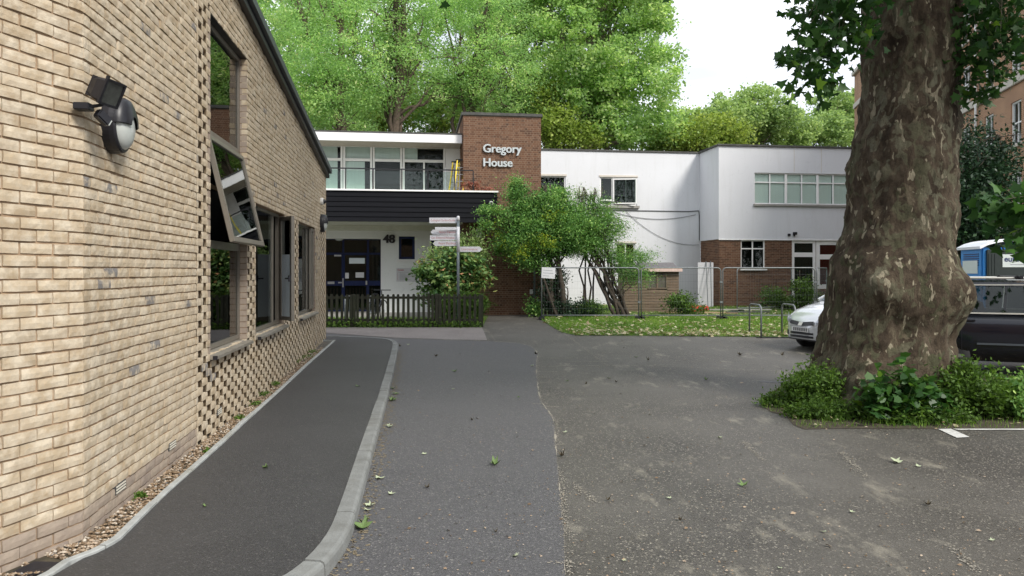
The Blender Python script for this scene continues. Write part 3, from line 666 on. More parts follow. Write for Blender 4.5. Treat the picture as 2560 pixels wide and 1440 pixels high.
MB().loft(rings).build('casing', 'black_plastic', hd)
for q in range(5):
    MB().obox(c0-look*.045+side*(-.06+q*.03), look*.03, side*.003, up*.068).build('cooling_fin', 'black_plastic', hd)
m2 = MB()
for a in (-1, 1): m2.obox(c0+look*.05+side*.088*a, look*.008, side*.010, up*.084); m2.obox(c0+look*.05+up*.078*a, look*.008, side*.080, up*.008)
m2.build('bezel', 'black_plastic', hd, bevel=.002)
MB().obox(c0+look*.047, look*.003, side*.08, up*.07).build('lamp_glass', 'lamp_glass', hd)
MB().obox(c0+look*.02+up*.088+side*.05, look*.012, side*.007, up*.012).build('clip', 'black_plastic', hd, bevel=.003)
# gravel margin
gw = [tuple((LBM @ Vector(p))[:2]) for p in ((-1.5+.0, .62, 0), (-.9151*1.6, .4031*1.6, 0), (0, .02, 0), (S_END, .02, 0))]
gpoly = [(gw[1][0], gw[1][1])]+[gw[2], gw[3]]+[(e2.x-.62, e2.y), tuple(eline[-1])]+[tuple(p) for p in eline[::-4]]
sheet('gravel_margin', gpoly, 0, 'bed_soil', zf=lambda x, y: gz(y)+hk(y)-.045)
def pebbles(name, P, size, mat, label, cat):
    n = len(P); oc = np.array([(1,0,0),(-1,0,0),(0,1,0),(0,-1,0),(0,0,1),(0,0,-1)], float); tri = np.array([(0,2,4),(2,1,4),(1,3,4),(3,0,4),(2,0,5),(1,2,5),(3,1,5),(0,3,5)])
    sc = size*RNG.uniform(.5, 1.25, (n,1,1))*np.array([1,.75,.55])*RNG.uniform(.7,1.2,(n,1,3)); V = oc[None]*sc+RNG.normal(0,.12,(n,6,3))*sc
    a = RNG.uniform(0, 6.28, n); ca, sa = np.cos(a)[:,None], np.sin(a)[:,None]
    X = V[:,:,0]*ca-V[:,:,1]*sa; Y_ = V[:,:,0]*sa+V[:,:,1]*ca; V = np.stack([X, Y_, V[:,:,2]], -1)+P[:,None,:]
    T = V[:,tri,:].reshape(-1,3,3); o = np_mesh(name, T, 3, mat, attr=np.repeat(RNG.uniform(0,1,n), 8)); return tag(o, label, cat, kind='stuff')
pts = []
for _ in range(60000):
    if len(pts) > 6500: break
    s = 14*random.random()**1.8-1.3; e = eline[int(random.random()*(len(eline)-1))]
    i = min(len(eline)-1, int(len(eline)*random.random()**1.5)); e = eline[i]; n = enorm[i]
    # width to the wall from this edging point
    lp = LBM.inverted() @ Vector((e.x, e.y, 0)); w = -lp.y if lp.x > 0 else max(0, -(NA.dot(lp)))
    if lp.x > S_END or w < .02: continue
    o = .055+random.random()*max(.0, w-.06); q = e+n*o
    if i < 8 and random.random() < .3: continue
    pts.append((q.x, q.y, gz(q.y)+hk(q.y)-.04+random.uniform(-.004,.014)))
pebbles('gravel', np.array(pts), .017, 'pebbles', 'mixed tan pebbles filling the margin between brick wall and path edging', 'gravel')
c = gp(128, 1422, .07)
m2 = MB(); m2.add([(c.x-.25,c.y-.10,c.z-.02),(c.x+.05,c.y-.07,c.z+.012),(c.x+.085,c.y+.02,c.z+.03),(c.x-.12,c.y+.035,c.z+.03),(c.x-.25,c.y-.1,c.z-.03),(c.x+.05,c.y-.07,c.z-.0),(c.x+.085,c.y+.02,c.z+.02),(c.x-.12,c.y+.035,c.z+.02)], [(0,1,2,3),(7,6,5,4),(0,4,5,1),(1,5,6,2),(2,6,7,3),(3,7,4,0)])
tag(m2.build('membrane_scrap', 'black_plastic'), 'scrap of black membrane lying at the corner of the gravel margin', 'plastic scrap')
# ================================================================ the house: stair tower, balcony block, white rendered wing
GA = math.atan(.1335); GO = Vector((-1.73, 26.2, 0))
GM = Matrix.Translation(GO) @ Matrix.Rotation(GA, 4, 'Z'); GI = GM.inverted()
GH = thing('white_house', 'two storey white house with a brown brick stair tower, timber clad balcony and rendered wing', 'house', GO, GA)
def bl(px, py, v):
    c = GI @ Vector((0,0,CZ)); d = GI.to_3x3() @ Vector(((px-CX)/F, 1, -(py-HY)/F)); t = (v-c.y)/d.y; p = c+d*t; return p.x, p.z
TW, TD, TH = 2.80, 3.6, 7.30
TOWER = link('stair_tower', None, GH)
MB().box(.006, TW-.006, .006, TD, -.3, TH).build('mortar_core', 'red_mortar', TOWER)
def box_brick(mat):
    me = MB(); 
    me.add([(-.5,.06,-.5),(.5,.06,-.5),(.5,.06,.5),(-.5,.06,.5),(-.485,0,-.46),(.485,0,-.46),(.485,0,.46),(-.485,0,.46),(-.5,1,-.5),(.5,1,-.5),(.5,1,.5),(-.5,1,.5)],
        [(4,5,6,7),(0,1,5,4),(1,2,6,5),(2,3,7,6),(3,0,4,7),(0,8,9,1),(1,9,10,2),(2,10,11,3),(3,11,8,0)])
    m = bpy.data.meshes.new('brick'); m.from_pydata(me.v, [], me.f); m.materials.append(M_[mat]); return m, np.array(me.v), me.f
RB, RBV, RBF = box_brick('red_brick')
def red_courses(u0, u1, z0, z1, holes=(), english=True, phase=0):
    k = 0; z = z0
    while z+.07 < z1:
        ln = .225 if (k % 2 == 0 or not english) else .1125; x = u0-(0 if k % 2 == 0 else (.0563 if english else .1125))+phase
        while x < u1:
            iv = [(max(x+.005, u0+.002), min(x+ln-.005, u1-.002))]
            for h in holes:
                if h[2]-.03 < z+.037 < h[3]+.03: iv = cut(iv, h[0]-.003, h[1]+.003)
            for a, b in iv:
                if b-a > .02: yield a, b, z+.005, z+.070
            x += ln
        z += .075; k += 1
def red_wall(parent, gen, v, n_single, axis='u', uconst=0.0):
    items = list(gen); random.Random(3).shuffle
    items.sort(key=lambda q: -q[2]*(1 if (q[1]-q[0]) > .15 else .2))
    V = []; Fc = []; T = []; off = 0
    for i, (a, b, c, d) in enumerate(items):
        if i < n_single:
            o = link('brick', RB, parent); o.location = ((a+b)/2, v, (c+d)/2); o.scale = (b-a, .05, d-c); continue
        if axis == 'u': P = RBV*np.array([b-a, .05, d-c])+np.array([(a+b)/2, v, (c+d)/2])
        else: P = np.stack([uconst+RBV[:,1]*.05, -(RBV[:,0]*(b-a))+(a+b)/2, RBV[:,2]*(d-c)+(c+d)/2], -1)
        V.append(P); Fc += [tuple(q+off for q in f) for f in RBF]; off += len(P); T += [random.random()]*len(P)
    me = bpy.data.meshes.new('brickwork'); me.from_pydata(np.concatenate(V).tolist(), [], Fc)
    a = me.attributes.new('tone', 'FLOAT', 'POINT'); a.data.foreach_set('value', np.array(T, np.float32)); me.materials.append(M_['red_brick_joined'])
    return tag(link('brickwork', me, parent), kind='stuff')
red_wall(TOWER, red_courses(0, TW, 0, TH), 0.0, 290)
red_wall(TOWER, red_courses(0, 2.0, 0, TH), 0.0, 0, 'v', 0.0)
cp = MB(); cp.box(-.06, TW+.05, -.05, TD, TH, TH+.11); cp.build('coping', 'felt_edge', TOWER, bevel=.01)
text_obj('lettering', 'Gregory', .415, .022, 'letter_metal', TOWER, Matrix.Translation((bl(1206,381,0)[0], -.05, bl(1206,381,0)[1])) @ Matrix.Rotation(math.pi/2, 4, 'X'), sx=.97, offset=.004, bold=.010)
text_obj('lettering', 'House', .415, .022, 'letter_metal', TOWER, Matrix.Translation((bl(1206,416,0)[0], -.05, bl(1206,416,0)[1])) @ Matrix.Rotation(math.pi/2, 4, 'X'), sx=.97, offset=.004, bold=.010)
def place(mb_fn, px0, py0, px1, py1, v): (u0, z1), (u1, z0) = bl(px0, py0, v), bl(px1, py1, v); return u0, u1, z0, z1
# white surfaces with openings
def wall_holes(name, mat, parent, u0, u1, z0, z1, v, holes=(), dep=.14):
    mb = MB()
    for a, b, c, d in cells(u0, u1, z0, z1, list(holes)): mb.add([(a,v,c),(b,v,c),(b,v,d),(a,v,d)], [(0,1,2,3)])
    for a, b, c, d in holes:
        w = v+dep; mb.add([(a,v,c),(b,v,c),(b,w,c),(a,w,c)], [(0,1,2,3)]); mb.add([(a,v,d),(a,w,d),(b,w,d),(b,v,d)], [(0,1,2,3)])
        mb.add([(a,v,c),(a,w,c),(a,w,d),(a,v,d)], [(0,1,2,3)]); mb.add([(b,v,c),(b,v,d),(b,w,d),(b,w,c)], [(0,1,2,3)])
    bm_ = mb.build(name, mat, parent, recalc=False); return bm_
def casement(parent, u0, u1, z0, z1, v, cols=(), rows=(), fw=.05, bw=.045, mat='white_paint', back=None, glassm='far_glass', sill=None, name='window'):
    w = link(name, None, parent); us = [u0+fw]+[u0+(u1-u0)*c for c in cols]+[u1-fw]; zs = [z0+fw]+[z0+(z1-z0)*r for r in rows]+[z1-fw]
    fr = MB(); frame_ring(fr, u0, u1, z0, z1, v, v+.07, fw)
    for c in us[1:-1]: fr.box(c-bw/2, c+bw/2, v-.004, v+.066, z0+fw, z1-fw)
    for r in zs[1:-1]: fr.box(u0+fw, u1-fw, v+.004, v+.06, r-bw/2, r+bw/2)
    fr.build('frame', mat, w, bevel=.004)
    for i in range(len(us)-1):
        for j in range(len(zs)-1):
            a = us[i]+(bw/2 if i else 0); b = us[i+1]-(bw/2 if i < len(us)-2 else 0); c = zs[j]+(bw/2 if j else 0); d = zs[j+1]-(bw/2 if j < len(zs)-2 else 0)
            MB().box(a, b, v+.028, v+.034, c, d).build('pane', glassm, w)
            bk = back(i, j) if back else 'dark_room'
            for q, (m_, f0, f1) in enumerate(bk if isinstance(bk, list) else [(bk, 0.0, 1.0)]):
                dd = .10 if m_ == 'blind' else .045 if m_ in ('teal_panel', 'red_panel') else .35
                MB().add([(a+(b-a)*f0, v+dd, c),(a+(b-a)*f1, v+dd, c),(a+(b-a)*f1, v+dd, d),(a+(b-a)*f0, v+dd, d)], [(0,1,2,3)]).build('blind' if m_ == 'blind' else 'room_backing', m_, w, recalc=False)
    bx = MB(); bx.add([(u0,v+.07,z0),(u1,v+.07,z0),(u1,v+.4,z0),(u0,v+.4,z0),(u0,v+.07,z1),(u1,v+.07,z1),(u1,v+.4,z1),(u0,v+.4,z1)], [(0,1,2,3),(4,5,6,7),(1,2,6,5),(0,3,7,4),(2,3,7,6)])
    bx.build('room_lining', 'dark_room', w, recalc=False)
    if sill:
        ex, out, h = sill; MB().box(u0-ex, u1+ex, v-.14-out, v+.02, z0-h, z0-.002).build('sill', 'concrete' if mat == 'white_paint' and h > .08 else mat, w, bevel=.006)
    return w
# ---- balcony block
VW, VB, VL = 1.7, -.75, 2.1
ul = -10.0
zf0, zf1 = bl(1150,358,.35)[1], bl(1150,337,.35)[1]
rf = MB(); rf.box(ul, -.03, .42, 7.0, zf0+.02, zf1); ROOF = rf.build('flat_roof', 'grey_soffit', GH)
MB().box(ul, -.02, .35, .415, zf0, zf1+.0).build('fascia', 'white_paint', ROOF, bevel=.006); MB().box(ul, -.02, .33, .50, zf1+.002, zf1+.05).build('roof_edge', 'felt_edge', ROOF, bevel=.006)
zb0, zb1 = bl(1150,556,VB)[1], bl(1150,478,VB)[1]; ub1 = bl(1242,500,VB)[0]
zt = bl(1100,369,VW)[1]; zmid = bl(1100,403,VW)[1]
# upper glazing
ux = [bl(p, 420, VW)[0] for p in (735, 795, 857, 931, 1006, 1114)]
wall_holes('upper_wall', 'white_paint', GH, ul, -.0, zb1-.5, zf0+.02, VW, [(ux[0], ux[-1], zb1-.1, zt+.04)])
MB().box(ul, -.02, VW-.06, VW-.004, zt+.08, zt+.20).build('head_board', 'white_paint', GH, bevel=.005)
for i in range(5):
    def bk(ii, j, i=i):
        if i < 2: return 'blind'
        if i == 2: return [('blind', 0, 1)] if j == 1 else [('blind', 0, .78), ('dark_room', .78, 1)]
        if i == 3: return 'blind' if j == 1 else 'dark_room'
        return [('blind', 0, .33), ('dark_room', .33, 1)] if j == 1 else 'dark_room'
    casement(GH, ux[i]+.01, ux[i+1]-.01, zb1-.1, zt+.04, VW+.02, rows=((zmid-zb1+.1)/(zt+.04-zb1+.1),), fw=.075, bw=.10, glassm='clear_glass', back=(bk if i != 1 else (lambda a, b: [('blind',0,.84),('dark_room',.84,1)])), cols=())
u_ = bl(1060, 420, VW)[0]; MB().box(u_-.03, u_+.03, VW+.0, VW+.06, zb1-.1, zmid-.05).build('mullion', 'white_paint', GH)
# balcony
BAL = link('balcony', None, GH)
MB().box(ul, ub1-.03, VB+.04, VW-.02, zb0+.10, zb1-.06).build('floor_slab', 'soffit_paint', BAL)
nb = 6; bh = (zb1-.05-zb0)/nb
for k in range(nb):
    z0 = zb0+k*bh; m2 = MB(); m2.add([(ul,VB-.030,z0),(ub1,VB-.030,z0),(ub1,VB-.002,z0+bh+.02),(ul,VB-.002,z0+bh+.02),(ul,VB+.03,z0),(ub1,VB+.03,z0),(ub1,VB+.03,z0+bh+.02),(ul,VB+.03,z0+bh+.02)], [(0,1,2,3),(7,6,5,4),(0,4,5,1),(1,5,6,2),(2,6,7,3),(3,7,4,0)])
    m2.build('board', 'black_board', BAL)
    m2 = MB(); m2.add([(ub1+.03,VB-.03,z0),(ub1+.03,.02,z0),(ub1+.004,.02,z0+bh+.02),(ub1+.004,VB-.03,z0+bh+.02),(ub1-.02,VB-.03,z0),(ub1-.02,.02,z0),(ub1-.02,.02,z0+bh+.02),(ub1-.02,VB-.03,z0+bh+.02)], [(0,1,2,3),(7,6,5,4),(0,4,5,1),(1,5,6,2),(2,6,7,3),(3,7,4,0)])
    m2.build('board', 'black_board', BAL)
MB().box(ul, ub1+.05, VB-.07, VB+.25, zb1-.035, zb1+.02).build('edge_flashing', 'white_paint', BAL, bevel=.005)
rl = link('railing', None, BAL); vr = VB+.16; zr = bl(1000, 423, vr)[1]; ur = [bl(p, 440, vr)[0] for p in (724, 795, 864, 933, 1003, 1070, 1137, 1183)]
MB().box(ul, ur[-1], vr-.02, vr+.02, zr-.02, zr+.02).build('handrail', 'black_metal', rl)
for k, u in enumerate(ur): MB().box(u-.018, u+.018, vr-.02, vr+.02, zb1+.02, zr-.02).build('post', 'black_metal', rl)
for a, b in zip(ur[:-1], ur[1:-1]): MB().box(a+.04, b-.04, vr-.005, vr+.005, zb1+.06, zr-.07).build('glass_panel', 'rail_glass', rl)
# soffit and ground floor
zs = bl(1050, 578, VL)[1]
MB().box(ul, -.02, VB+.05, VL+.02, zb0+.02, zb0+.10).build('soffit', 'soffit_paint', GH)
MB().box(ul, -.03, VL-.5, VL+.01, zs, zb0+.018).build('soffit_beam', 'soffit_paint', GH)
ud = bl(952, 700, VL)[0]; zd = bl(950, 597, VL)[1]
hw = (*[bl(p, 600, VL)[0] for p in (997, 1037)], bl(1000,648,VL)[1], bl(1000,591,VL)[1]); hw2 = (*[bl(p, 600, VL)[0] for p in (1078, 1126)], bl(1000,690,VL)[1], bl(1000,600,VL)[1])
wall_holes('entrance_wall', 'white_wall', GH, ud, .01, -.2, zs+.3, VL, [hw, hw2], .10)
wall_holes('lintel', 'white_wall', GH, ul, ud, zd, zs+.3, VL)
MB().add([(ud,VL,-.2),(ud,VL+.5,-.2),(ud,VL+.5,zd),(ud,VL,zd)], [(0,1,2,3)]).build('door_reveal', 'white_wall', GH); MB().add([(ul,VL,zd),(ud,VL,zd),(ud,VL+.5,zd),(ul,VL+.5,zd)], [(0,1,2,3)]).build('door_head', 'soffit_paint', GH)
for h, sl_ in ((hw, (.06,.02,.06)), (hw2, None)): casement(GH, *h, VL+.03, fw=.09, mat='navy_paint', back=lambda a, b: 'teal_panel' if False else 'dark_room', sill=None)
MB().box(hw[0]-.08, hw[1]+.08, VL-.09, VL-.003, hw[2]-.10, hw[2]-.02).build('window_sill', 'white_paint', GH, bevel=.005)
text_obj('house_number', '48', .44, .02, 'black_plastic', GH, Matrix.Translation((bl(957,606,VL)[0], VL-.03, bl(957,607,VL)[1])) @ Matrix.Rotation(math.pi/2, 4, 'X'), offset=.006, sx=1.0, bold=.016)
# glazed entrance
VD = VL+.35; DR = link('glazed_entrance', None, GH); zg = bl(900, 779, VD)[1]; gl_u = [bl(p, 700, VD)[0] for p in (690, 745, 800, 858, 920, 953)]; zt1 = bl(900, 634, VD)[1]; zr1 = bl(900, 702, VD)[1]; zr0 = bl(900, 714, VD)[1]
MB().box(ul, ud, VL-.02, VD+.2, -.2, zg-.0).build('threshold', 'concrete', DR)
for i in range(5):
    a, b = gl_u[i], gl_u[i+1]; d = link('door' if i in (2, 3) else 'side_light', None, DR); fr = MB(); w = .055 if i in (2, 3) else .035
    frame_ring(fr, a+.004, b-.004, zg+.01, zt1, VD, VD+.06, w); fr.box(a+w+.004, b-w-.004, VD+.002, VD+.058, zr0, zr1); fr.build('frame', 'navy_paint', d, bevel=.003)
    MB().box(a+w, b-w, VD+.025, VD+.032, zg+.06, zr0).build('pane', 'far_glass', d); MB().box(a+w, b-w, VD+.025, VD+.032, zr1, zt1-w).build('pane', 'far_glass', d)
    f2 = MB(); frame_ring(f2, a+.004, b-.004, zt1+.003, zd-.003, VD, VD+.06, .03); tr = f2.build('transom_light', 'navy_paint', DR); MB().box(a+.03, b-.03, VD+.025, VD+.032, zt1+.03, zd-.03).build('pane', 'far_glass', tr)
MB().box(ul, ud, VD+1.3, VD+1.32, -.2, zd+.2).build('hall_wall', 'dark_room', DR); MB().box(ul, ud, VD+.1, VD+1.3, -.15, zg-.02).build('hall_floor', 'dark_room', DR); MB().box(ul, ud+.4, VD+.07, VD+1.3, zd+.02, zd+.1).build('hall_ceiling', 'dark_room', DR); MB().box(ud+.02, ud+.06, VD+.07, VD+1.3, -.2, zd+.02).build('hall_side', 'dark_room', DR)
def plate(name, px0, py0, px1, py1, v, mat, parent, th=.008): (u0, z1), (u1, z0) = bl(px0, py0, v), bl(px1, py1, v); return MB().box(u0, u1, v-th, v, z0, z1).build(name, mat, parent)
plate('letterbox', 819, 704, 836, 710, VD-.003, 'aluminium', DR); plate('notice', 873, 645, 912, 659, VD+.02, 'frosted_film', DR); plate('notice', 863, 682, 872, 696, VD+.02, 'sign_white', DR); plate('notice', 889, 681, 910, 694, VD+.02, 'sign_white', DR); plate('push_plate', 856, 696, 859, 718, VD-.003, 'aluminium', DR, .02); plate('lever_handle', 846, 705, 855, 708, VD-.003, 'aluminium', DR, .05); plate('lock_plate', 914, 702, 918, 712, VD-.003, 'aluminium', DR); plate('door_closer', 836, 637, 853, 641, VD-.003, 'aluminium', DR, .05)
u0, z0 = bl(848, 597, VL+.2); MB().lathe([(.16,.0),(.15,-.03),(.10,-.06),(.03,-.07)], 24, Matrix.Translation((u0, VL+.2, zd-.005))).build('ceiling_lamp', 'grey_lens', DR, smooth=True)
# dark blue door edge and white jamb beside the tower
u0, u1 = bl(1141,600,VL-.4)[0], bl(1152,600,VL-.4)[0]; MB().box(u0, u1, VL-.45, VL-.38, -.2, zs).build('side_door', 'navy_paint', GH); MB().box(u1+.004, u1+.05, VL-.47, VL-.36, -.2, zs).build('door_jamb', 'white_paint', GH)
# sign board on the wall
SB = link('directory_board', None, GH); SB_u = [bl(p, 690, VL)[0] for p in (991, 1063)]; z0, z1 = bl(1000,704,VL)[1], bl(1000,670,VL)[1]
MB().box(SB_u[0], SB_u[1], VL-.025, VL-.003, z0, z1).build('board', 'sign_white', SB, bevel=.003)
RX = Matrix.Rotation(math.pi/2, 4, 'X')
text_obj('lettering', 'Coram', .085, .001, 'sign_red', SB, Matrix.Translation((SB_u[0]+.04, VL-.028, z1-.10)) @ RX, offset=.003)
text_obj('lettering', 'Gregory House', .065, .001, 'sign_grey', SB, Matrix.Translation((SB_u[0]+.04, VL-.028, z1-.18)) @ RX)
for q, ln in enumerate((.22,.30,.42,.36,.28,.40)):
    z = z1-.235-q*.043; MB().box(SB_u[0]+.04, SB_u[0]+.06, VL-.028, VL-.026, z, z+.018).build('print_line', 'sign_red', SB); MB().box(SB_u[0]+.12, SB_u[0]+.12+ln, VL-.028, VL-.026, z, z+.014).build('print_line', 'sign_grey', SB)
# ---- white wing
VA, VF, US = 7.0, 4.85, 11.6; ZR = 7.27
w1 = (*[bl(p, 460, VA)[0] for p in (1340, 1414)], bl(1380,508,VA)[1], bl(1380,440,VA)[1]); w2 = (*[bl(p, 460, VA)[0] for p in (1500, 1592)], bl(1540,514,VA)[1], bl(1540,443,VA)[1]); w3 = (*[bl(p, 620, VA)[0] for p in (1540, 1588)], bl(1540,660,VA)[1], bl(1540,608,VA)[1])
w4 = (*[bl(p, 700, VA)[0] for p in (1366, 1402)], .25, bl(1540,692,VA)[1])
wall_holes('wing_wall', 'white_render', GH, 2.6, US, -.3, ZR, VA, [w1, w2, w3, w4], .13)
MB().box(2.6, US+.1, VA-.05, VA+.5, ZR, ZR+.08).build('parapet_coping', 'felt_edge', GH, bevel=.01)
MB().box(2.6, US, VA+.5, VA+6, ZR-.02, ZR+.02).build('wing_roof', 'felt_edge', GH)
for h in (w1, w2, w3): MB().box(h[0]-.05, h[1]+.05, VA-.03, VA-.002, h[3]-.0, h[3]+.09).build('window_head', 'stone_band', GH, bevel=.006)
casement(GH, *w1, VA+.05, fw=.055); casement(GH, *w3, VA+.05, fw=.055, cols=(.5,)); casement(GH, *w4, VA+.05, rows=(.75,), fw=.07)
cw = casement(GH, *w2, VA+.05, cols=(.34,), fw=.06, bw=.07, sill=(.1,.04,.12)); u0 = w2[0]+(w2[1]-w2[0])*.34
MB().box(w2[0]+.06, u0-.035, VA+.048, VA+.11, w2[2]+.22, w2[2]+.28).build('transom', 'white_paint', cw)
sh = link('open_sash', None, cw); sh.location = (u0+.03, VA+.03, 0); sh.rotation_euler = (0, 0, math.radians(-16)); sw = w2[1]-u0-.06
m2 = MB(); frame_ring(m2, 0, sw, w2[2]+.07, w2[3]-.07, -.05, 0, .055); m2.build('sash_frame', 'white_paint', sh); MB().box(.05, sw-.05, -.03, -.024, w2[2]+.12, w2[3]-.12).build('pane', 'far_glass', sh)
MB().box(sw*.52, sw*.55, .05, .07, w2[2]+.1, w2[3]-.1).build('inner_bar', 'white_paint', sh)
MB().tube([(2.9,VA-.02,bl(1500,526,VA)[1])]+[(x, VA-.02, bl(1500,526,VA)[1]+random.uniform(-.01,.01)) for x in (5.,7.,9.,11.)]+[(US-.1,VA-.02,bl(1745,527,VA)[1]), (US-.07,VA-.02,bl(1748,540,VA)[1]), (US-.07,VA-.02,3.2)], .022, 6).build('cable', 'cable', GH)
def sag(a, b, s_, n=12): return [tuple(Vector(a)+(Vector(b)-Vector(a))*t-Vector((0,0,s_*4*t*(1-t)))) for t in [k/n for k in range(n+1)]]
cz0 = bl(1500,526,VA)[1]
MB().tube(sag((7.2,VA-.03,cz0), (US-.25,VA-.03,cz0-.15), .30), .011, 5).build('cable', 'cable', GH); MB().tube(sag((8.0,VA-.03,cz0-.05), (US-.1,VA-.03,3.0), .45), .009, 5).build('cable', 'cable', GH)
# projecting bay: rendered above, brick below
ZP = bl(1803,598,VF)[1]; UE = 22.0
bw_ = (*[bl(p, 470, VF)[0] for p in (1885, 2200)], bl(1900,510,VF)[1], bl(1900,432,VF)[1])
wall_holes('bay_render', 'white_render', GH, US-.05, UE, ZP, ZR, VF-.05, [bw_], .14)
m2 = MB(); m2.add([(US-.05,VF-.05,ZP),(US-.05,VA,ZP),(US-.05,VA,ZR),(US-.05,VF-.05,ZR)], [(0,1,2,3)]); m2.add([(US-.05,VF-.05,ZP),(UE,VF-.05,ZP),(UE,VF+.1,ZP),(US+.1,VF+.1,ZP),(US+.1,VA,ZP),(US-.05,VA,ZP)], [(0,1,2,3,4,5)]); m2.build('bay_return', 'white_render', GH, recalc=False)
m2 = MB(); m2.prism([(US-.13,VF-.13),(UE,VF-.13),(UE,VF+.4),(US+.35,VF+.4),(US+.35,VA+.4),(US-.13,VA-.03)], ZR+.003, ZR+.085); m2.build('bay_coping', 'felt_edge', GH, bevel=.01)
MB().box(US+.2, UE, VF+.3, VF+9, ZR-.05, ZR).build('bay_roof', 'felt_edge', GH)
cc = tuple(k/8.0 for k in range(1,8))
casement(GH, *bw_, VF+.02, cols=cc, rows=(.70,), fw=.05, bw=.055, back=lambda i, j: ('dark_room' if (i == 6 and j == 0) else 'blind'), sill=(.06,.03,.10), glassm='clear_glass')
for k in (2, 4, 6):
    u = bw_[0]+(bw_[1]-bw_[0])*k/8; MB().box(u-.055, u+.055, VF+.005, VF+.08, bw_[2]+.05, bw_[3]-.05).build('mullion', 'white_paint', GH)
for px in (1984, 2052): u = bl(px, 400, VF)[0]; MB().box(u-.012, u+.012, VF-.053, VF-.0505, bw_[3]+.05, ZR-.02).build('rust_streak', 'stone_band', GH)
gw_ = (*[bl(p, 640, VF)[0] for p in (1852, 1912)], bl(1880,672,VF)[1], ZP-.03); gd = (*[bl(p, 640, VF)[0] for p in (1980, 2040)], .22, ZP-.03); gd2 = (gd[1], gd[1]+2.6, bl(2080,722,VF)[1], ZP-.03)
BAYB = link('brick_base', None, GH)
wall_holes('mortar_core', 'red_mortar', BAYB, US, UE, -.3, ZP-.02, VF+.006, [gw_, gd, gd2], .1)
red_wall(BAYB, red_courses(US, UE, .0, ZP-.02, [gw_, gd, gd2], english=False), VF, 0)
MB().add([(US+.006,VF,-.3),(US+.006,VA,-.3),(US+.006,VA,ZP),(US+.006,VF,ZP)], [(0,1,2,3)]).build('side_mortar', 'red_mortar', BAYB); red_wall(BAYB, red_courses(VF, VA, .0, ZP-.02, english=False), 0, 0, 'v', US)
casement(GH, *gw_, VF+.03, cols=(.5,), rows=(.70,), fw=.05, bw=.05, sill=(.05,.03,.07))
dg = casement(GH, gd[0], gd[1], gd[2], gd[3], VF+.03, cols=(), rows=(.78,), fw=.13, bw=.20, back=lambda i, j: 'teal_panel', name='glazed_door'); casement(GH, gd2[0]+.005, gd2[1], gd2[2], gd2[3], VF+.03, cols=(.5,), rows=(.66,), fw=.20, bw=.22, back=lambda i, j: 'red_panel')
MB().box(gd[0]+.13, gd[0]+.16, VF-.02, VF+.02, 1.1, 1.35).build('door_handle', 'aluminium', dg)
MB().box(US-.06, UE, VF-.07, VF-.052, ZP-.035, ZP+.012).build('drip_edge', 'white_paint', GH)
# fittings on the house
u, z = bl(1197, 582, 0); t = thing('alarm_box', 'cream alarm box with dark slots on the brown brick tower', 'alarm box'); t.matrix_world = GM @ Matrix.Translation((u, -.0, z))
MB().box(-.10, .10, -.07, .004, -.17, .16).build('casing', 'cream_box', t, bevel=.02); MB().prism([(-.06,.06),(.06,.06),(.05,.10),(.02,.085),(0,.105),(-.02,.085),(-.05,.10)], .071, .074, Matrix.Rotation(math.pi/2, 4, 'X')).build('emblem', 'black_plastic', t); MB().box(-.07,.07,-.073,-.0705,-.0,.018).build('slot', 'sign_grey', t); MB().box(-.07,.07,-.073,-.0705,-.11,-.092).build('slot', 'sign_grey', t)
u, z = bl(1257, 621, 0); tag(MB().box(u-.08, u+.08, -.012, -.002, z-.12, z+.11).build('wall_notice', 'sign_white'), 'plain white notice on the brown brick tower behind the shrub', 'notice'); bpy.data.objects['wall_notice'].matrix_world = GM
t = thing('dome_camera', 'white and black dome camera on the dark clad balcony end', 'camera'); u, z = bl(1228, 508, VB-.05); t.matrix_world = GM @ Matrix.Translation((u, VB-.03, z)); MB().lathe([(.07,-.004),(.07,.04),(.06,.06)], 24, Mx).build('base', 'white_plastic', t); MB().lathe([(.045,.055),(.045,.075),(.03,.1),(.01,.108)], 24, Mx).build('dome', 'black_plastic', t, smooth=True)
t = thing('downpipe', 'grey downpipe with a white junction box at the tower corner', 'downpipe'); u = bl(1336, 700, -.06)[0]; t.matrix_world = GM @ Matrix.Translation((u, -.06, 0)); MB().tube([(0,0,.15),(0,0,1.6),(0,0,2.05)], .035, 10).build('pipe', 'post_grey', t, smooth=True); MB().box(-.16, -.05, .0, .057, .95, 1.12).build('junction_box', 'white_plastic', t, bevel=.01); MB().tube([(-.1,.03,.15),(-.1,.03,.95)], .022, 8).build('conduit', 'black_plastic', t)
t = thing('security_floodlight', 'small dark floodlight above the white glazed door', 'floodlight'); u, z = bl(1985, 586, VF-.06); t.matrix_world = GM @ Matrix.Translation((u, VF-.052, z)); MB().box(-.09,.09,-.14,-.06,-.02,.10).build('lamp_head', 'black_plastic', t, bevel=.01); MB().box(-.02,.02,-.07,.002,-.09,.0).build('bracket', 'black_plastic', t)
MB().box(-.30,-.20,-.10,.002,-.08,.03).build('sensor', 'black_plastic', t, bevel=.01)
t = thing('wall_bracket', 'thin pale metal arm on the brick tower among the shrub leaves', 'bracket'); u, z = bl(1228, 573, -.1); t.matrix_world = GM @ Matrix.Translation((u, 0, z)); m2 = MB(); m2.tube([(0,-.12,0),(.5,-.12,.0),(.5,.01,.0)], .016, 8); m2.build('arm', 'aluminium', t); MB().lathe([(.04,-.03),(.05,0),(.04,.03)], 16, Matrix.Translation((0,-.12,0))).build('lamp', 'white_plastic', t)
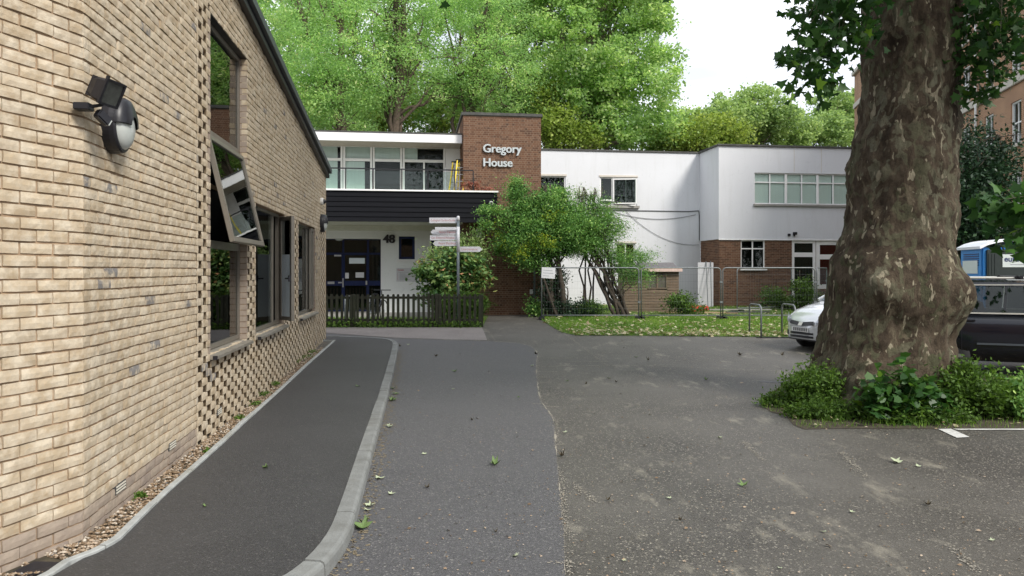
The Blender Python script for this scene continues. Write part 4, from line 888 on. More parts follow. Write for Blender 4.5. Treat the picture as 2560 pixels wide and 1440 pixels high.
# ladders on the balcony
def ladder(label, u_, lean, h, mat, vv):
    t = thing('step_ladder', label, 'ladder'); t.matrix_world = GM @ Matrix.Translation((u_, vv, zb1-.06))
    for s in (-1, 1): MB().bar((s*.16,-.02,0), (s*.12+lean,.28,h), .035, .07).build('rail', mat, t); MB().bar((s*.17,.02,0), (s*.10+lean,.36,h-.08), .03, .06).build('rail', mat, t)
    for k in range(1, int(h/.25)): f = k*.25/h; MB().bar((-.15+lean*f,-.02+.3*f,k*.25), (.15+lean*f,-.02+.3*f,k*.25), .06, .025).build('rung', 'aluminium', t)
    MB().box(-.17+lean,.17+lean,.24,.40,h,h+.05).build('cap', 'black_plastic', t, bevel=.01)
u, z = bl(1131, 470, .7); zt_ = bl(1140, 408, .8)[1]
ladder('folded yellow step ladder leaning against the stair tower on the balcony', u, .13, zt_-zb1+.06, 'yellow_grp', .35)
ladder('second yellow step ladder, darker capped, standing nearest the balcony rail', u+.17, .10, zt_-zb1+.08, 'yellow_grp', -.02)
# ================================================================ foliage tools
def rand_dirs(n, up=0.0):
    d = RNG.normal(0, 1, (n,3)); d[:,2] += up; return d/np.linalg.norm(d, axis=1, keepdims=True)
def leaf_quads(P, size, aspect=.55, up=.6, droop=0.0, outline=None):
    """P: (n,3) points -> folded leaf polygons of the given size."""
    n = len(P); nrm = rand_dirs(n, up*1.6); t = rand_dirs(n); t[:,2] -= droop; t -= nrm*np.sum(t*nrm, 1, keepdims=True); t /= np.linalg.norm(t, axis=1, keepdims=True)+1e-9
    b = np.cross(nrm, t); s = (size*RNG.uniform(.65, 1.3, n))[:,None]
    if outline is None: outline = ((0,-.0),(.45,-.5),(1.0,0),(.45,.5))
    else: aspect = 1.0
    V = np.stack([P+t*s*x+b*s*(aspect*y)+nrm*s*(-.18*abs(y)-.10*x*x) for x, y in outline], 1); return V
PLANE_OUT = ((0,0),(.02,-.18),(-.05,-.48),(.28,-.36),(.42,-.56),(.52,-.22),(1.0,0),(.52,.22),(.42,.56),(.28,.36),(-.05,.48),(.02,.18))
IVY_OUT = ((0,0),(.1,-.3),(.0,-.5),(.35,-.45),(.6,-.4),(1.0,0),(.6,.4),(.35,.45),(.0,.5),(.1,.3))
def clusters_in(blobs, n, bias=.4):
    vol = np.array([b[3]*b[4]*b[5] for b in blobs]); pick = RNG.choice(len(blobs), n, p=vol**.75/np.sum(vol**.75)); d = rand_dirs(n); r = RNG.uniform(0, 1, n)**bias
    B = np.array(blobs)[pick]; return B[:,:3]+d*r[:,None]*B[:,3:]
def limb_path(a, b, sag_, seg=6, wob=.06):
    a, b = Vector(a), Vector(b); l = (b-a).length; pts = []
    for k in range(seg+1):
        t = k/seg; p = a+(b-a)*t; p.z += sag_*l*math.sin(math.pi*t)*.5
        if 0 < k < seg: p += Vector((random.gauss(0,wob), random.gauss(0,wob), random.gauss(0,wob)))*l*.35
        pts.append(p)
    return pts
def make_tree(name, label, base, top, r0, blobs, nclust, nleaf, leaf, lmat, bmat='branch_bark', limbs=14, sub=6, sigma=.33, group=None, up=.6, fork=.35, aspect=.55, lean=(0,0), trunkname='trunk', cat='tree', stems=1, droop=0.0, thin=1.0):
    t = thing(name, label, cat, base, 0, group); b0 = Vector((0,0,-.15)); mb = MB()
    C = clusters_in([(x-base[0], y-base[1], z-base[2], a, b, c) for x, y, z, a, b, c in blobs], nclust)
    H = top-base[2]
    for st in range(stems):
        sx, sy = (random.uniform(-.25,.25), random.uniform(-.1,.1)) if stems > 1 else (0, 0)
        ln = (lean[0]+random.uniform(-.5,.5)*(stems > 1)*.8, lean[1])
        tp = [Vector((sx+ln[0]*k/8+random.gauss(0,.012)*H*(k > 0), sy+ln[1]*k/8+random.gauss(0,.012)*H*(k > 0), -.15+(H+.15)*k/8)) for k in range(9)]
        mb.tube(tp, [r0*(1-.80*k/8)*thin+.012 for k in range(9)], 8)
        order = RNG.permutation(len(C))
        for q in range(limbs):
            c = Vector(C[order[q % len(C)]]); f = fork+(1-fork)*random.random()*.7; kk = int(f*7.9); s = tp[kk]+(tp[kk+1]-tp[kk])*(f*8-kk if f*8-kk < 1 else .5)
            if c.z < s.z-.6: c.z = s.z+abs(c.z-s.z)*.3
            r = r0*(1-.75*f)*.52*thin; lp = limb_path(s, c, .25); mb.tube(lp, [max(.010, r*(1-.85*k/6)) for k in range(7)], 6)
            near = sorted(range(len(C)), key=lambda i: (Vector(C[i])-lp[4]).length_squared)[:sub]
            for i in near:
                p0 = lp[2+random.randrange(4)]; mb.tube(limb_path(p0, C[i], .15, 4), [max(.006, r*.38*(1-.8*k/4)) for k in range(5)], 5, cap=False)
    mb.build(trunkname, bmat, t, smooth=True)
    per = nleaf//nclust; sg = sigma*RNG.uniform(.6,1.5,(nclust,1,1)); P = (C[:,None,:]+RNG.normal(0,1,(nclust,per,3))*sg*np.array([1,1,.62])).reshape(-1,3)
    tone = np.clip(np.repeat(RNG.uniform(.05,.75,nclust), per)+RNG.normal(0,.20,nclust*per), 0, 1)
    o = np_mesh('crown' if cat == 'tree' else 'foliage', leaf_quads(P, leaf, aspect, up, droop), 4, lmat, t, tone); o['kind'] = 'stuff'
    return t
# ---------------------------------------------------------------- trees behind the house
def blob(px, py, Y, rx, ry, rz): p = at(px, py, Y); return (p.x, p.y, p.z, rx, ry, rz)
GT = 'trees standing behind the white house'
def tbase(px, Y): return ((px-CX)/F*Y, Y, .25)
make_tree('ash_tree', 'leafy ash tree with forked trunk behind the balcony roof, next to the buff brick gable', tbase(845,38), 17.5, .36, [blob(800,90,38,3.6,3.6,3.6), blob(720,190,37,3.0,3,2.6), blob(880,210,38,2.6,3,2.6), blob(760,-40,39,4,4,3), blob(800,285,39,2.8,3,1.4)], 520, 50000, .155, 'ash_leaf', limbs=16, group=GT, fork=.45, aspect=.42)
make_tree('ash_tree', 'spreading ash tree whose trunk rises behind the middle of the balcony roof', tbase(1004,40), 17.8, .36, [blob(1000,60,40,3.4,3.4,3.2), blob(960,170,40,2.6,3,2.2), blob(1090,190,41,2.8,3,2.2), blob(1010,-60,41,3.5,3.5,2.6), blob(920,270,41,2.0,2.5,1.0)], 380, 32000, .155, 'ash_leaf', limbs=26, sub=8, group=GT, fork=.42, aspect=.42)
make_tree('ash_tree', 'ash tree leaning to the right behind the brick stair tower', tbase(1085,42), 17.0, .34, [blob(1200,80,42,3.2,3.2,3.0), blob(1250,190,42,2.6,3,2.4), blob(1160,-30,43,3.4,3.4,2.6), blob(1140,210,43,2.2,2.5,2.0), blob(1230,270,43,2.0,2.5,1.1)], 430, 38000, .155, 'ash_leaf', limbs=24, sub=8, group=GT, fork=.40, lean=(3.0,0), aspect=.42)
make_tree('plane_tree', 'tall yellow green plane tree between the ash trees and the big plane', tbase(1300,50), 24, .40, [blob(1300,60,50,3.6,3.6,5.2), blob(1260,-80,51,4.5,4.5,4), blob(1330,240,51,1.8,2.6,3.0)], 420, 42000, .20, 'plane_far_leaf', 'pale_bark', limbs=18, group=GT, fork=.4, aspect=.8)
make_tree('plane_tree', 'largest plane tree, its crown filling the view behind the white wing', tbase(1475,46), 25, .48, [blob(1500,90,46,4.6,4.6,4.6), blob(1560,230,45,4.0,4,3.2), blob(1450,-60,47,4.6,4.6,4), blob(1440,260,46,2.6,3.5,3.0), blob(1590,-10,46,2.2,3.2,2.8), blob(1600,330,45,3.0,3,1.3)], 800, 90000, .19, 'plane_far_leaf', 'pale_bark', limbs=26, group=GT, fork=.3, aspect=.8)
make_tree('plane_tree', 'plane tree rising behind the ash trees at the gable end', tbase(700,56), 24, .4, [blob(740,40,56,6,5,6), blob(900,20,58,6,5,6), blob(1080,60,58,5,5,5), blob(640,0,55,5,5,6)], 420, 26000, .27, 'ash_leaf', limbs=16, group=GT, aspect=.7)
make_tree('plane_tree', 'distant rounded plane tree above the flat roof, beside the largest plane', tbase(1860,68), 18, .4, [blob(1880,290,68,4.6,4.6,2.7), blob(1800,320,66,3.4,3.5,2.2), blob(1960,330,68,3.0,3.5,2.4), blob(1740,320,66,2.4,3,1.6)], 420, 34000, .26, 'pale_leaf', 'pale_bark', limbs=14, group=GT, aspect=.8)
make_tree('plane_tree', 'distant pale tree beside the end of the red brick mansion', tbase(2080,74), 18, .4, [blob(2080,280,74,2.8,3.5,2.6), blob(2050,340,72,4.0,3.5,2.0), blob(2130,300,76,3,3,3)], 300, 22000, .27, 'pale_leaf', 'pale_bark', limbs=12, group=GT, aspect=.8)
make_tree('lime_tree', 'bright lime green young tree peeping over the flat roof of the wing', tbase(1770,46), 10.6, .16, [blob(1770,345,46,2.6,2.5,1.2), blob(1690,350,46,2.2,2.4,.9), blob(1800,330,47,1.3,1.6,1.0)], 200, 14000, .18, 'lime_leaf', limbs=10, group=GT, aspect=.75)
make_tree('lime_tree', 'bright green young tree showing between the stair tower and the white wing roof', tbase(1390,44), 10.8, .16, [blob(1385,320,44,1.4,2,1.4), blob(1440,350,44,1.8,2,.9), blob(1370,250,45,.9,1.4,1.1)], 150, 10000, .18, 'lime_leaf', limbs=10, group=GT, aspect=.75)
for k, (px, Y, w) in enumerate(((690,47,3.4),(820,50,3.4),(930,48,3.0),(1050,50,3.2),(1150,49,2.8),(1270,52,3.2))):
    make_tree('understorey_tree', ('low bushy tree filling in behind the trunks next to the buff gable','broad low tree between the first two ash trunks','low green tree behind the spreading ash trunk','pale low tree behind the leaning ash','low tree just left of the stair tower','low tree standing directly behind the stair tower')[k], tbase(px,Y), 12, .14, [blob(px,290,Y,w,2,1.9), blob(px+30,240,Y+1,w*.8,2,2.0)], 170, 9500, .24, 'ash_leaf' if k % 2 else 'lime_leaf', limbs=8, group='understorey trees behind the house', aspect=.5)
# ---------------------------------------------------------------- dark evergreens by the mansion
GE = 'evergreens in front of the mansion'
make_tree('evergreen_tree', 'dark evergreen tree behind the portable toilet, reaching the third floor of the mansion', (13.6,22.5,.2), 6.6, .16, [(14.2,22.5,2.6,1.3,1.6,2.0), (13.6,22.5,4.2,1.0,1.4,1.5), (14.6,23,5.0,.8,1.2,1.2)], 260, 22000, .13, 'dark_leaf', 'dark_stem', limbs=14, group=GE)
make_tree('evergreen_tree', 'taller dark evergreen with open top beside the plane trunk', (15.2,26,.2), 8.2, .18, [(15.2,26,6.0,.9,1.4,1.5), (15.6,26,4.6,1.0,1.5,1.4), (15.0,25.5,3.0,1.4,1.6,1.8)], 200, 11000, .14, 'dark_leaf', 'dark_stem', limbs=16, group=GE)
make_tree('evergreen_shrub', 'low dark evergreen shrub to the right of the portable toilet', (15.0,19.5,.2), 2.9, .08, [(14.3,19.8,1.7,1.0,1.0,1.2), (15.6,20,1.9,1.6,1.2,1.3)], 160, 12000, .13, 'dark_leaf', 'dark_stem', limbs=10, group=GE, cat='shrub', trunkname='stem')
# ================================================================ great plane tree beside the car park
def plane_bark():
    m, t, b, o = new_mat('plane_bark'); v = coords(t, 'pos', (1,1,.55)); n0 = noise(t, v, 2.2, 3.0)
    base = ramp(t, noise(t, v, 4.5, 7.0, .7), [(.30, (.026,.020,.015)), (.48, (.066,.050,.035)), (.66, (.105,.083,.060)), (.8, (.14,.12,.09))])
    plate = ramp(t, noise(t, coords(t, 'pos', (1,1,.75)), 6.5, 4.0, .5, .8), [(.50, 0.0), (.55, 1.0)])            # lichen-grey plates
    tan = ramp(t, noise(t, coords(t, 'pos', (1.2,1.2,.6)), 7.0, 3.0, .5, .9), [(.60, 0.0), (.625, 1.0)]); fleck = ramp(t, noise(t, coords(t, 'pos', (1.1,1.1,.45)), 10.0, 2.0, .5, .5), [(.64, 0.0), (.66, 1.0)])
    pc = ramp(t, noise(t, v, 1.7, 2.0), [(.35, (.075,.078,.044)), (.55, (.118,.112,.074)), (.7, (.16,.155,.11))])
    pf = t.nodes.new('ShaderNodeMath'); pf.operation = 'MULTIPLY'; pf.inputs[1].default_value = .85; t.links.new(plate, pf.inputs[0]); tf = t.nodes.new('ShaderNodeMath'); tf.operation = 'MULTIPLY'; tf.inputs[1].default_value = .85; t.links.new(tan, tf.inputs[0])
    col = mixc(t, pf.outputs[0], base, pc); col = mixc(t, tf.outputs[0], col, (.13,.108,.074)); col = mixc(t, fleck, col, (.28,.25,.18))
    col = mixc(t, ramp(t, noise(t, coords(t, 'pos', (1,1,.3)), 26, 5.0, .75), [(.36, .5), (.52, 0.0)]), col, (.022,.017,.013))
    t.links.new(col, b.inputs['Base Color']); b.inputs['Roughness'].default_value = .95; b.inputs['Specular IOR Level'].default_value = .15
    bump(t, b, noise(t, coords(t, 'pos', (1,1,.7)), 22, 7.0, .75), .85, .03)
plane_bark()
TY = 10.1
PT = thing('plane_tree', 'massive old plane tree with a bulging mottled trunk in the car park', 'tree', ((2235-CX)/F*TY, TY, 0))
prof = [(-160,2172,2392),(-60,2166,2390),(0,2162,2390),(120,2160,2392),(200,2158,2394),(300,2150,2390),(360,2134,2388),(420,2122,2387),(500,2118,2384),(560,2112,2384),(610,2098,2378),(660,2080,2386),(710,2072,2396),(760,2068,2400),(810,2060,2390),(850,2050,2384),(900,2034,2380),(950,2012,2378),(1000,1988,2378),(1040,1972,2382),(1075,1960,2390)]
def prof_at(z):
    py = HY+(CZ-z)/TY*F
    if py < prof[0][0]: a = prof[0]; k = max(.55, 1-.00018*(prof[0][0]-py)); c = (a[1]+a[2])/2; return c, (a[2]-a[1])/2*k
    for a, b in zip(prof, prof[1:]):
        if py <= b[0]: t = (py-a[0])/(b[0]-a[0]); t = t*t*(3-2*t); l = a[1]+(b[1]-a[1])*t; r = a[2]+(b[2]-a[2])*t; return (l+r)/2, (r-l)/2
    a = prof[-1]; return (a[1]+a[2])/2, (a[2]-a[1])/2
nA, zs_ = 150, [(-.12+k*.035) for k in range(160)]+[5.5+k*.25 for k in range(15)]
mb = MB(); rings = []
def fb(p, o=4): return mnoise.fractal(p, .9, 2.1, o)
burr = [(1.50, -1.0, .36, .22), (1.45, -.30, .36, .05), (1.6, -2.2, .36, .19), (1.02, -1.7, .22, -.12), (.93,-.8,.20,-.19), (.92,-.25,.18,-.11), (1.38,-2.62,.16,-.06), (4.18, -.05, .14, .09), (2.45,-.1,.10,.03), (3.75,-.55,.12,.05), (3.45,-1.0,.2,-.04), (2.8,-2.4,.3,-.05), (4.1,-.9,.13,-.06), (.55,-1.3,.3,.06), (.5,-2.2,.3,.08)]
for z in zs_:
    cpx, hpx = prof_at(z); cx = (cpx-CX)/F*TY-PT.location.x; R = hpx/F*TY*.945; ring = []
    for k in range(nA):
        a = 2*math.pi*k/nA; d = Vector((math.cos(a), math.sin(a), 0)); q = Vector((d.x*1.3, d.y*1.3, z*.9))
        r = R*(1+.0*z); r += 0.045*fb(q*1.5)+.030*fb(q*4.5, 3)+.016*fb(Vector((q.x*9,q.y*9,q.z*7)), 3)
        r += .035*fb(Vector((d.x*3.2, d.y*3.2, z*.35)), 2)*min(1, max(0, 1.6-z))
        if z < .5: r += (.5-z)*.30*abs(mnoise.noise(Vector((d.x*2.1+3, d.y*2.1, .3))))
        for (bz, ba, br, bh) in burr:
            da = (a-(ba % (2*math.pi))+math.pi) % (2*math.pi)-math.pi; dd = math.hypot(da*R, z-bz)/br
            if dd < 2.2: r += bh*math.exp(-dd*dd*1.6)
        ring.append((cx+d.x*r, d.y*r*.97, z))
    rings.append(ring)
mb.loft(rings, caps=True); trunk = mb.build('trunk', 'plane_bark', PT, smooth=True)
# scaffold limbs and crown above the picture, leafy shoots hanging into it
C = []
while len(C) < 330:
    p = Vector((random.uniform(-7.5,7.5), random.uniform(-7.5,6.5), random.uniform(5.6,14.5))); w = p+PT.location
    if (p.x/7.5)**2+(p.y/7)**2+((p.z-9.5)/5)**2 > 1: continue
    if w.y > .3:
        ppx = CX+F*w.x/w.y; ppy = HY-F*(w.z-CZ)/w.y
        if ppy > -170*(9.0/max(2, w.y)) and -500 < ppx < 3100: continue
    C.append(tuple(p))
C = np.array(C); mb = MB(); tops = [Vector((prof_at(8.6)[0]-CX, 0, 0))/F*TY-Vector((PT.location.x,0,0))+Vector((0,0,z)) for z in (6.6, 7.4, 8.2, 8.9)]
for q in range(9):
    a = q*2*math.pi/9+.3; s = tops[q % 4]; e = s+Vector((math.cos(a)*4.6, math.sin(a)*4.2, 2.4+random.random()*2)); lp = limb_path(s, e, .2, 7); mb.tube(lp, [.30*(1-.8*k/7) for k in range(8)], 10)
    for i in sorted(range(len(C)), key=lambda i: (Vector(C[i])-e).length_squared)[:26]: mb.tube(limb_path(lp[random.randrange(2,7)], C[i], .1, 4), [.05*(1-.8*k/4) for k in range(5)], 5, cap=False)
per = 48; P = (C[:,None,:]+RNG.normal(0,1,(len(C),per,3))*np.array([.55,.55,.38])).reshape(-1,3)
shoots = []                                            # (px, py, Y, spread, leaves)
for row in ((2140,20,9.3,.22,34),(2100,15,9.1,.2,30),(2060,25,9.0,.18,26),(2130,70,9.2,.2,30),(2085,75,9.0,.2,30),(2045,85,8.9,.16,22),(2010,90,8.8,.14,14),(2140,110,9.3,.15,22),(2100,120,9.1,.17,24),(2055,130,8.9,.15,20),(2000,140,8.8,.12,13),(1965,145,8.7,.09,10),(2035,165,8.8,.13,14),(2085,160,9.0,.12,13),(2060,195,8.9,.11,12),(2010,190,8.8,.10,9),(1985,225,8.8,.09,9),(2025,215,8.8,.10,10),(2075,220,9.0,.07,6),(2060,250,9.0,.06,5),(2020,10,8.9,.14,14),(2090,-40,9.2,.3,40),(2000,-50,9.1,.25,24),(2150,-60,9.3,.3,40),
    (2420,25,9.6,.2,30),(2470,30,9.6,.22,34),(2520,25,9.5,.22,34),(2565,40,9.4,.25,36),(2430,75,9.6,.17,26),(2480,85,9.5,.2,30),(2530,90,9.3,.17,22),(2425,130,9.6,.17,26),(2470,140,9.5,.17,26),(2515,140,9.3,.14,16),(2560,110,9.2,.15,18),(2430,180,9.6,.15,22),(2475,190,9.5,.15,18),(2520,185,9.2,.10,9),(2440,225,9.6,.12,13),(2480,228,9.4,.11,11),(2425,255,9.6,.09,7),(2460,-60,9.6,.3,40),(2540,-60,9.4,.3,40),
    (2470,505,7.6,.07,10),(2510,510,7.5,.09,13),(2545,520,7.4,.10,16),(2480,535,7.6,.06,8),(2525,550,7.4,.10,15),(2560,560,7.3,.12,18),(2540,590,7.3,.09,11),(2575,500,7.2,.12,16),(2565,640,7.2,.08,8)): shoots.append(row)
SP = []; prev = None
for (px, py, Y, sp_, n) in shoots:
    c = at(px, py, Y)-PT.location; SP.append(np.array(c)[None]+RNG.normal(0,1,(int(n*1.6),3))*sp_*np.array([1,1,.75]))
    root = at(2230 if px < 2250 else 2430, -330, 9.3)-PT.location if py < 300 else at(2700, 470, 7.2)-PT.location
    if n > 8: mb.tube(limb_path(root, c, .12 if py < 300 else .02, 6, .05), [0.010*(1-.85*k/6) for k in range(7)], 5, cap=False)
tag(mb.build('limbs', 'pale_bark', PT, smooth=True), kind='stuff')
V1 = leaf_quads(P, .17, 1, .5, .3, PLANE_OUT); V2 = leaf_quads(np.concatenate(SP), .125, 1, .5, .5, PLANE_OUT)
VV = np.concatenate([V1, V2]); o = np_mesh('crown', VV, 12, 'plane_leaf', PT, np.clip(RNG.beta(1.6,2.2,len(VV))+RNG.normal(0,.05,len(VV)), 0, 1)); o['kind'] = 'stuff'
# ---- bed round the trunk
bed_px = [(1903,1012),(1925,1030),(1965,1040),(1982,1062),(2010,1074),(2100,1072),(2340,1073),(2600,1073),(2750,1073),(2900,960),(2560,945),(2440,938),(2300,930),(2000,930),(1960,960),(1925,985)]
sheet('tree_bed', xy(*bed_px), .005, 'bed_soil')
def weed(name, label, cx, cy, rx, ry, h, n, leaf, mat, out=None, stems=60, up=.5, aspect=.5):
    t = thing(name, label, 'weed', (cx, cy, gz(cy)+.012)); mb = MB(); tips = []
    for k in range(stems):
        a = random.uniform(0,6.28); r = random.random()**.5; x, y = rx*r*math.cos(a), ry*r*math.sin(a); hh = h*random.uniform(.45,1.05)*(1-.45*r*r)
        e = Vector((x*1.15+random.gauss(0,.05), y*1.15+random.gauss(0,.05), hh)); s = Vector((x*.7, y*.7, -.01)); mb.tube([s, (s+e)/2+Vector((0,0,.05)), e], [.006,.004,.002], 4, cap=False); tips.append((s, e))
    mb.build('stems', 'weed_stem', t); ix = RNG.integers(0, stems, n); f = RNG.uniform(.15,1.05,n)**.7
    S = np.array([np.array(tips[i][0]) for i in ix]); E = np.array([np.array(tips[i][1]) for i in ix]); P = S+(E-S)*f[:,None]+RNG.normal(0,leaf*.75,(n,3)); P[:,2] = np.maximum(P[:,2], .01)
    o = np_mesh('leaves', leaf_quads(P, leaf, aspect, up, .2, out), 4, mat, t, np.clip(RNG.beta(2,2.3,n)+f*.15-.05,0,1)); o['kind'] = 'stuff'; return t
plain('weed_stem', (.07,.11,.03), .8)
g1 = gp(2045, 1022); weed('nettle_clump', 'fine leaved bright green weed clump on the left flank of the plane trunk', g1.x, g1.y+.05, .36, .30, .62, 5200, .055, 'weed_leaf', stems=70)
g1 = gp(2070, 1045); weed('low_weeds', 'low mixed weeds spreading in front of the left root flare', g1.x, g1.y-.0, .5, .18, .20, 2600, .05, 'weed_leaf', stems=70)
g1 = gp(2255, 1056); weed('bramble_plant', 'broad leaved dark green plant growing against the front of the plane trunk', g1.x, g1.y+.10, .46, .26, .66, 900, .095, 'plane_leaf', IVY_OUT, stems=46, up=1.0)
g1 = gp(2300, 1060); weed('low_weeds', 'low dark weeds along the white bay line at the bed edge', g1.x, g1.y+.06, .6, .14, .20, 2400, .05, 'weed_leaf', stems=70)
g1 = gp(2460, 1050); weed('bushy_weed', 'tall bushy green weeds growing beside the black estate car', g1.x, g1.y+.30, .55, .40, .72, 8200, .060, 'weed_leaf', stems=110)
g1 = gp(2580, 1055); weed('bushy_weed', 'grey green weeds beyond the tall clump along the bed edge', g1.x+.1, g1.y+.28, .45, .38, .55, 4600, .060, 'shrub_leaf', stems=80)
g1 = gp(1950, 1015); weed('low_weeds', 'sparse weeds with pale litter at the tapered end of the tree bed', g1.x, g1.y, .28, .2, .16, 1000, .045, 'weed_leaf', stems=40)
# ---- grass and litter
def blades(P, h, w, lean=.35):
    n = len(P); a = RNG.uniform(0,6.28,n); d = np.stack([np.cos(a), np.sin(a), np.zeros(n)], -1); hh = (h*RNG.uniform(.5,1.3,n))[:,None]; ln = RNG.normal(0,lean,(n,3)); ln[:,2] = 0
    return np.stack([P-d*w/2, P+d*w/2, P+np.array([0,0,1])*hh+ln*hh], 1)
def inside(poly, x, y):
    c = False; j = len(poly)-1
    for i in range(len(poly)):
        if (poly[i][1] > y) != (poly[j][1] > y) and x < (poly[j][0]-poly[i][0])*(y-poly[i][1])/(poly[j][1]-poly[i][1])+poly[i][0]: c = not c
        j = i
    return c
def scatter(poly, n, dens=None):
    xs = [p[0] for p in poly]; ys = [p[1] for p in poly]; out = []
    while len(out) < n:
        x, y = random.uniform(min(xs), max(xs)), random.uniform(min(ys), max(ys))
        if inside(poly, x, y) and (dens is None or random.random() < dens(x, y)): out.append((x, y, gz(y)+.012))
    return np.array(out)
P = scatter(lawn_poly, 46000, lambda x, y: 1 if y < 25 else .35); B = blades(P, .075, .016)
tone = np.clip(np.array([.45+.5*mnoise.noise(Vector((x*.8, y*.8, 3))) for x, y, z in P])+RNG.normal(0,.16,len(P)), 0, 1)
tag(np_mesh('lawn_grass', B, 3, 'grass_blade', attr=tone), 'short green lawn grass in front of the rendered wing', 'grass', kind='stuff')
y0 = gp(1600,841)[1]
P = scatter(lawn_poly, 2600, lambda x, y: (math.exp(-max(0, y-y0)/1.3)+.05)*(.35+1.3*max(0, mnoise.noise(Vector((x*1.1,y*1.1,9)))+.3))); P[:,2] += .045
tag(np_mesh('leaf_litter', leaf_quads(P, .13, .6, 2.2), 4, 'litter_leaf', attr=RNG.uniform(0,1,len(P))), 'pale dry leaf litter strewn along the front of the lawn', 'leaf litter', kind='stuff')
gpoly2 = [(-9,fence_y),(gp(1205,818)[0],fence_y),(gp(1205,818)[0],26.0),(-9,26.8)]
P = scatter([(-9,fence_y),(gp(1205,818)[0],fence_y),(gp(1205,818)[0],24.6),(-9,24.6)], 9000); tag(np_mesh('garden_grass', blades(P, .10, .018), 3, 'grass_blade', attr=RNG.uniform(0,1,len(P))), 'rough grass behind the picket fence', 'grass', kind='stuff')
xr = gp(1203,818)[0]
P = np.array([(random.uniform(-8.5, xr), fence_y+random.gauss(-.02,.10), gz(fence_y)+abs(random.gauss(0,.10))) for _ in range(3800)])
tag(np_mesh('fence_foot_growth', leaf_quads(P, .06, .8, .6), 4, 'weed_leaf', attr=RNG.uniform(0,1,len(P))), 'low ivy and weeds growing along the foot of the picket fence', 'ground cover', kind='stuff')
bed_xy = xy(*bed_px); P = scatter(bed_xy, 7000); tag(np_mesh('bed_grass', blades(P, .07, .008), 3, 'grass_blade', attr=RNG.uniform(0,.8,len(P))), 'thin grass growing in the bed round the plane tree', 'grass', kind='stuff')
P = scatter(bed_xy, 420); P[:,2] += .03; tag(np_mesh('bed_litter', leaf_quads(P, .06, .6, 2.0), 4, 'litter_leaf', attr=RNG.uniform(0,1,len(P))), 'dry leaves scattered in the bed round the plane tree', 'leaf litter', kind='stuff')
for (px, py, r) in ((640,1010,.05),(600,1045,.04),(735,905,.08),(765,893,.09),(660,985,.05),(520,1128,.03),(350,1240,.035),(690,960,.05),(780,880,.07)):
    c = gp(px, py, .07); n = 120; Pp = np.array(c)[None]+RNG.normal(0,1,(n,3))*np.array([r*.7,r,r*.3]); Pp[:,2] = c.z+np.abs(Pp[:,2]-c.z)
    o = np_mesh('margin_weed', leaf_quads(Pp, .028, .6, .5), 4, 'weed_leaf', attr=RNG.uniform(.3,1,n)); tag(o, 'small green weed tuft sprouting in the gravel margin by the brick wall', 'weed', 'weed tufts in the gravel margin', kind='stuff')
# ---- single fallen leaves
def leaf_mesh(seed, mat, curl):
    r = random.Random(seed); vs = []; n = len(PLANE_OUT)
    for ring in (1.0, .45):
        for (x, y) in PLANE_OUT: 
            x2, y2 = (x-.35)*ring, y*ring; rr = math.hypot(x2, y2); vs.append((x2+r.gauss(0,.03), y2+r.gauss(0,.03), curl*rr*rr*1.4*(1+.4*math.sin(6*x2+seed))+abs(r.gauss(0,.03))))
    vs.append((0,0,.01)); fs = []
    for k in range(n): j = (k+1) % n; fs += [(k, j, n+j, n+k), (n+k, n+j, 2*n)]
    me = bpy.data.meshes.new('fallen_leaf'); me.from_pydata(vs, [], fs); me.materials.append(M_[mat]); me.polygons.foreach_set('use_smooth', [True]*len(fs)); return me
LM = {'g': [leaf_mesh(s, 'fallen_green', .5+.3*s) for s in range(3)], 'p': [leaf_mesh(s+5, 'fallen_pale', .3+.2*s) for s in range(3)], 'b': [leaf_mesh(s+9, 'fallen_brown', .9+.3*s) for s in range(3)]}
FL = {'g': ('curled green leaf fallen on the dark tarmac', 'green fallen leaves'), 'p': ('pale upturned leaf lying on the tarmac', 'pale fallen leaves'), 'b': ('brown shrivelled leaf lying on the tarmac', 'brown fallen leaves')}
spots = [(893,965,'g',.08,1),(665,1168,'g',.07,1),(512,1265,'g',.04,1),(1090,891,'b',.09,0),(1136,929,'g',.10,0),(1237,1162,'g',.11,0),(948,1196,'p',.09,0),(978,1235,'p',.06,0),(975,1067,'p',.08,0),(970,1063,'p',.06,0),(985,1000,'g',.09,0),(978,1002,'g',.10,0),(990,985,'g',.10,0),(983,972,'g',.09,0),(925,1265,'p',.08,0),(918,1275,'p',.06,0),(905,1320,'g',.12,0),(912,1308,'g',.08,0),(1068,1219,'b',.05,0),(1060,1135,'p',.05,0),(1290,1390,'p',.05,0),(1297,993,'g',.05,0),(1418,953,'g',.06,0),(1133,973,'p',.05,0),(1414,1080,'p',.06,0),(1860,1214,'g',.09,0),(2240,1155,'p',.10,0),(1672,1245,'p',.05,0),(1520,1250,'b',.04,0),(1405,1140,'b',.07,0),(2320,1262,'b',.06,0),(2130,1280,'p',.04,0),(2060,1330,'p',.04,0),(2295,1165,'p',.05,0),(1000,866,'b',.07,0),(1020,862,'p',.08,0),(1590,893,'g',.08,0),(1955,888,'b',.09,0),(1620,900,'b',.07,0),(1540,955,'b',.06,0),(1523,946,'p',.08,0),(1800,1095,'p',.06,0),(1340,885,'b',.09,0),(1330,915,'p',.09,0),(1765,950,'g',.09,0),(1850,888,'b',.12,0),(1465,960,'b',.05,0),(1700,1300,'b',.035,0),(1560,1400,'p',.03,0),(2480,1350,'p',.035,0),(1240,1330,'b',.03,0),(1950,1420,'p',.03,0),(1180,1050,'b',.04,0)]
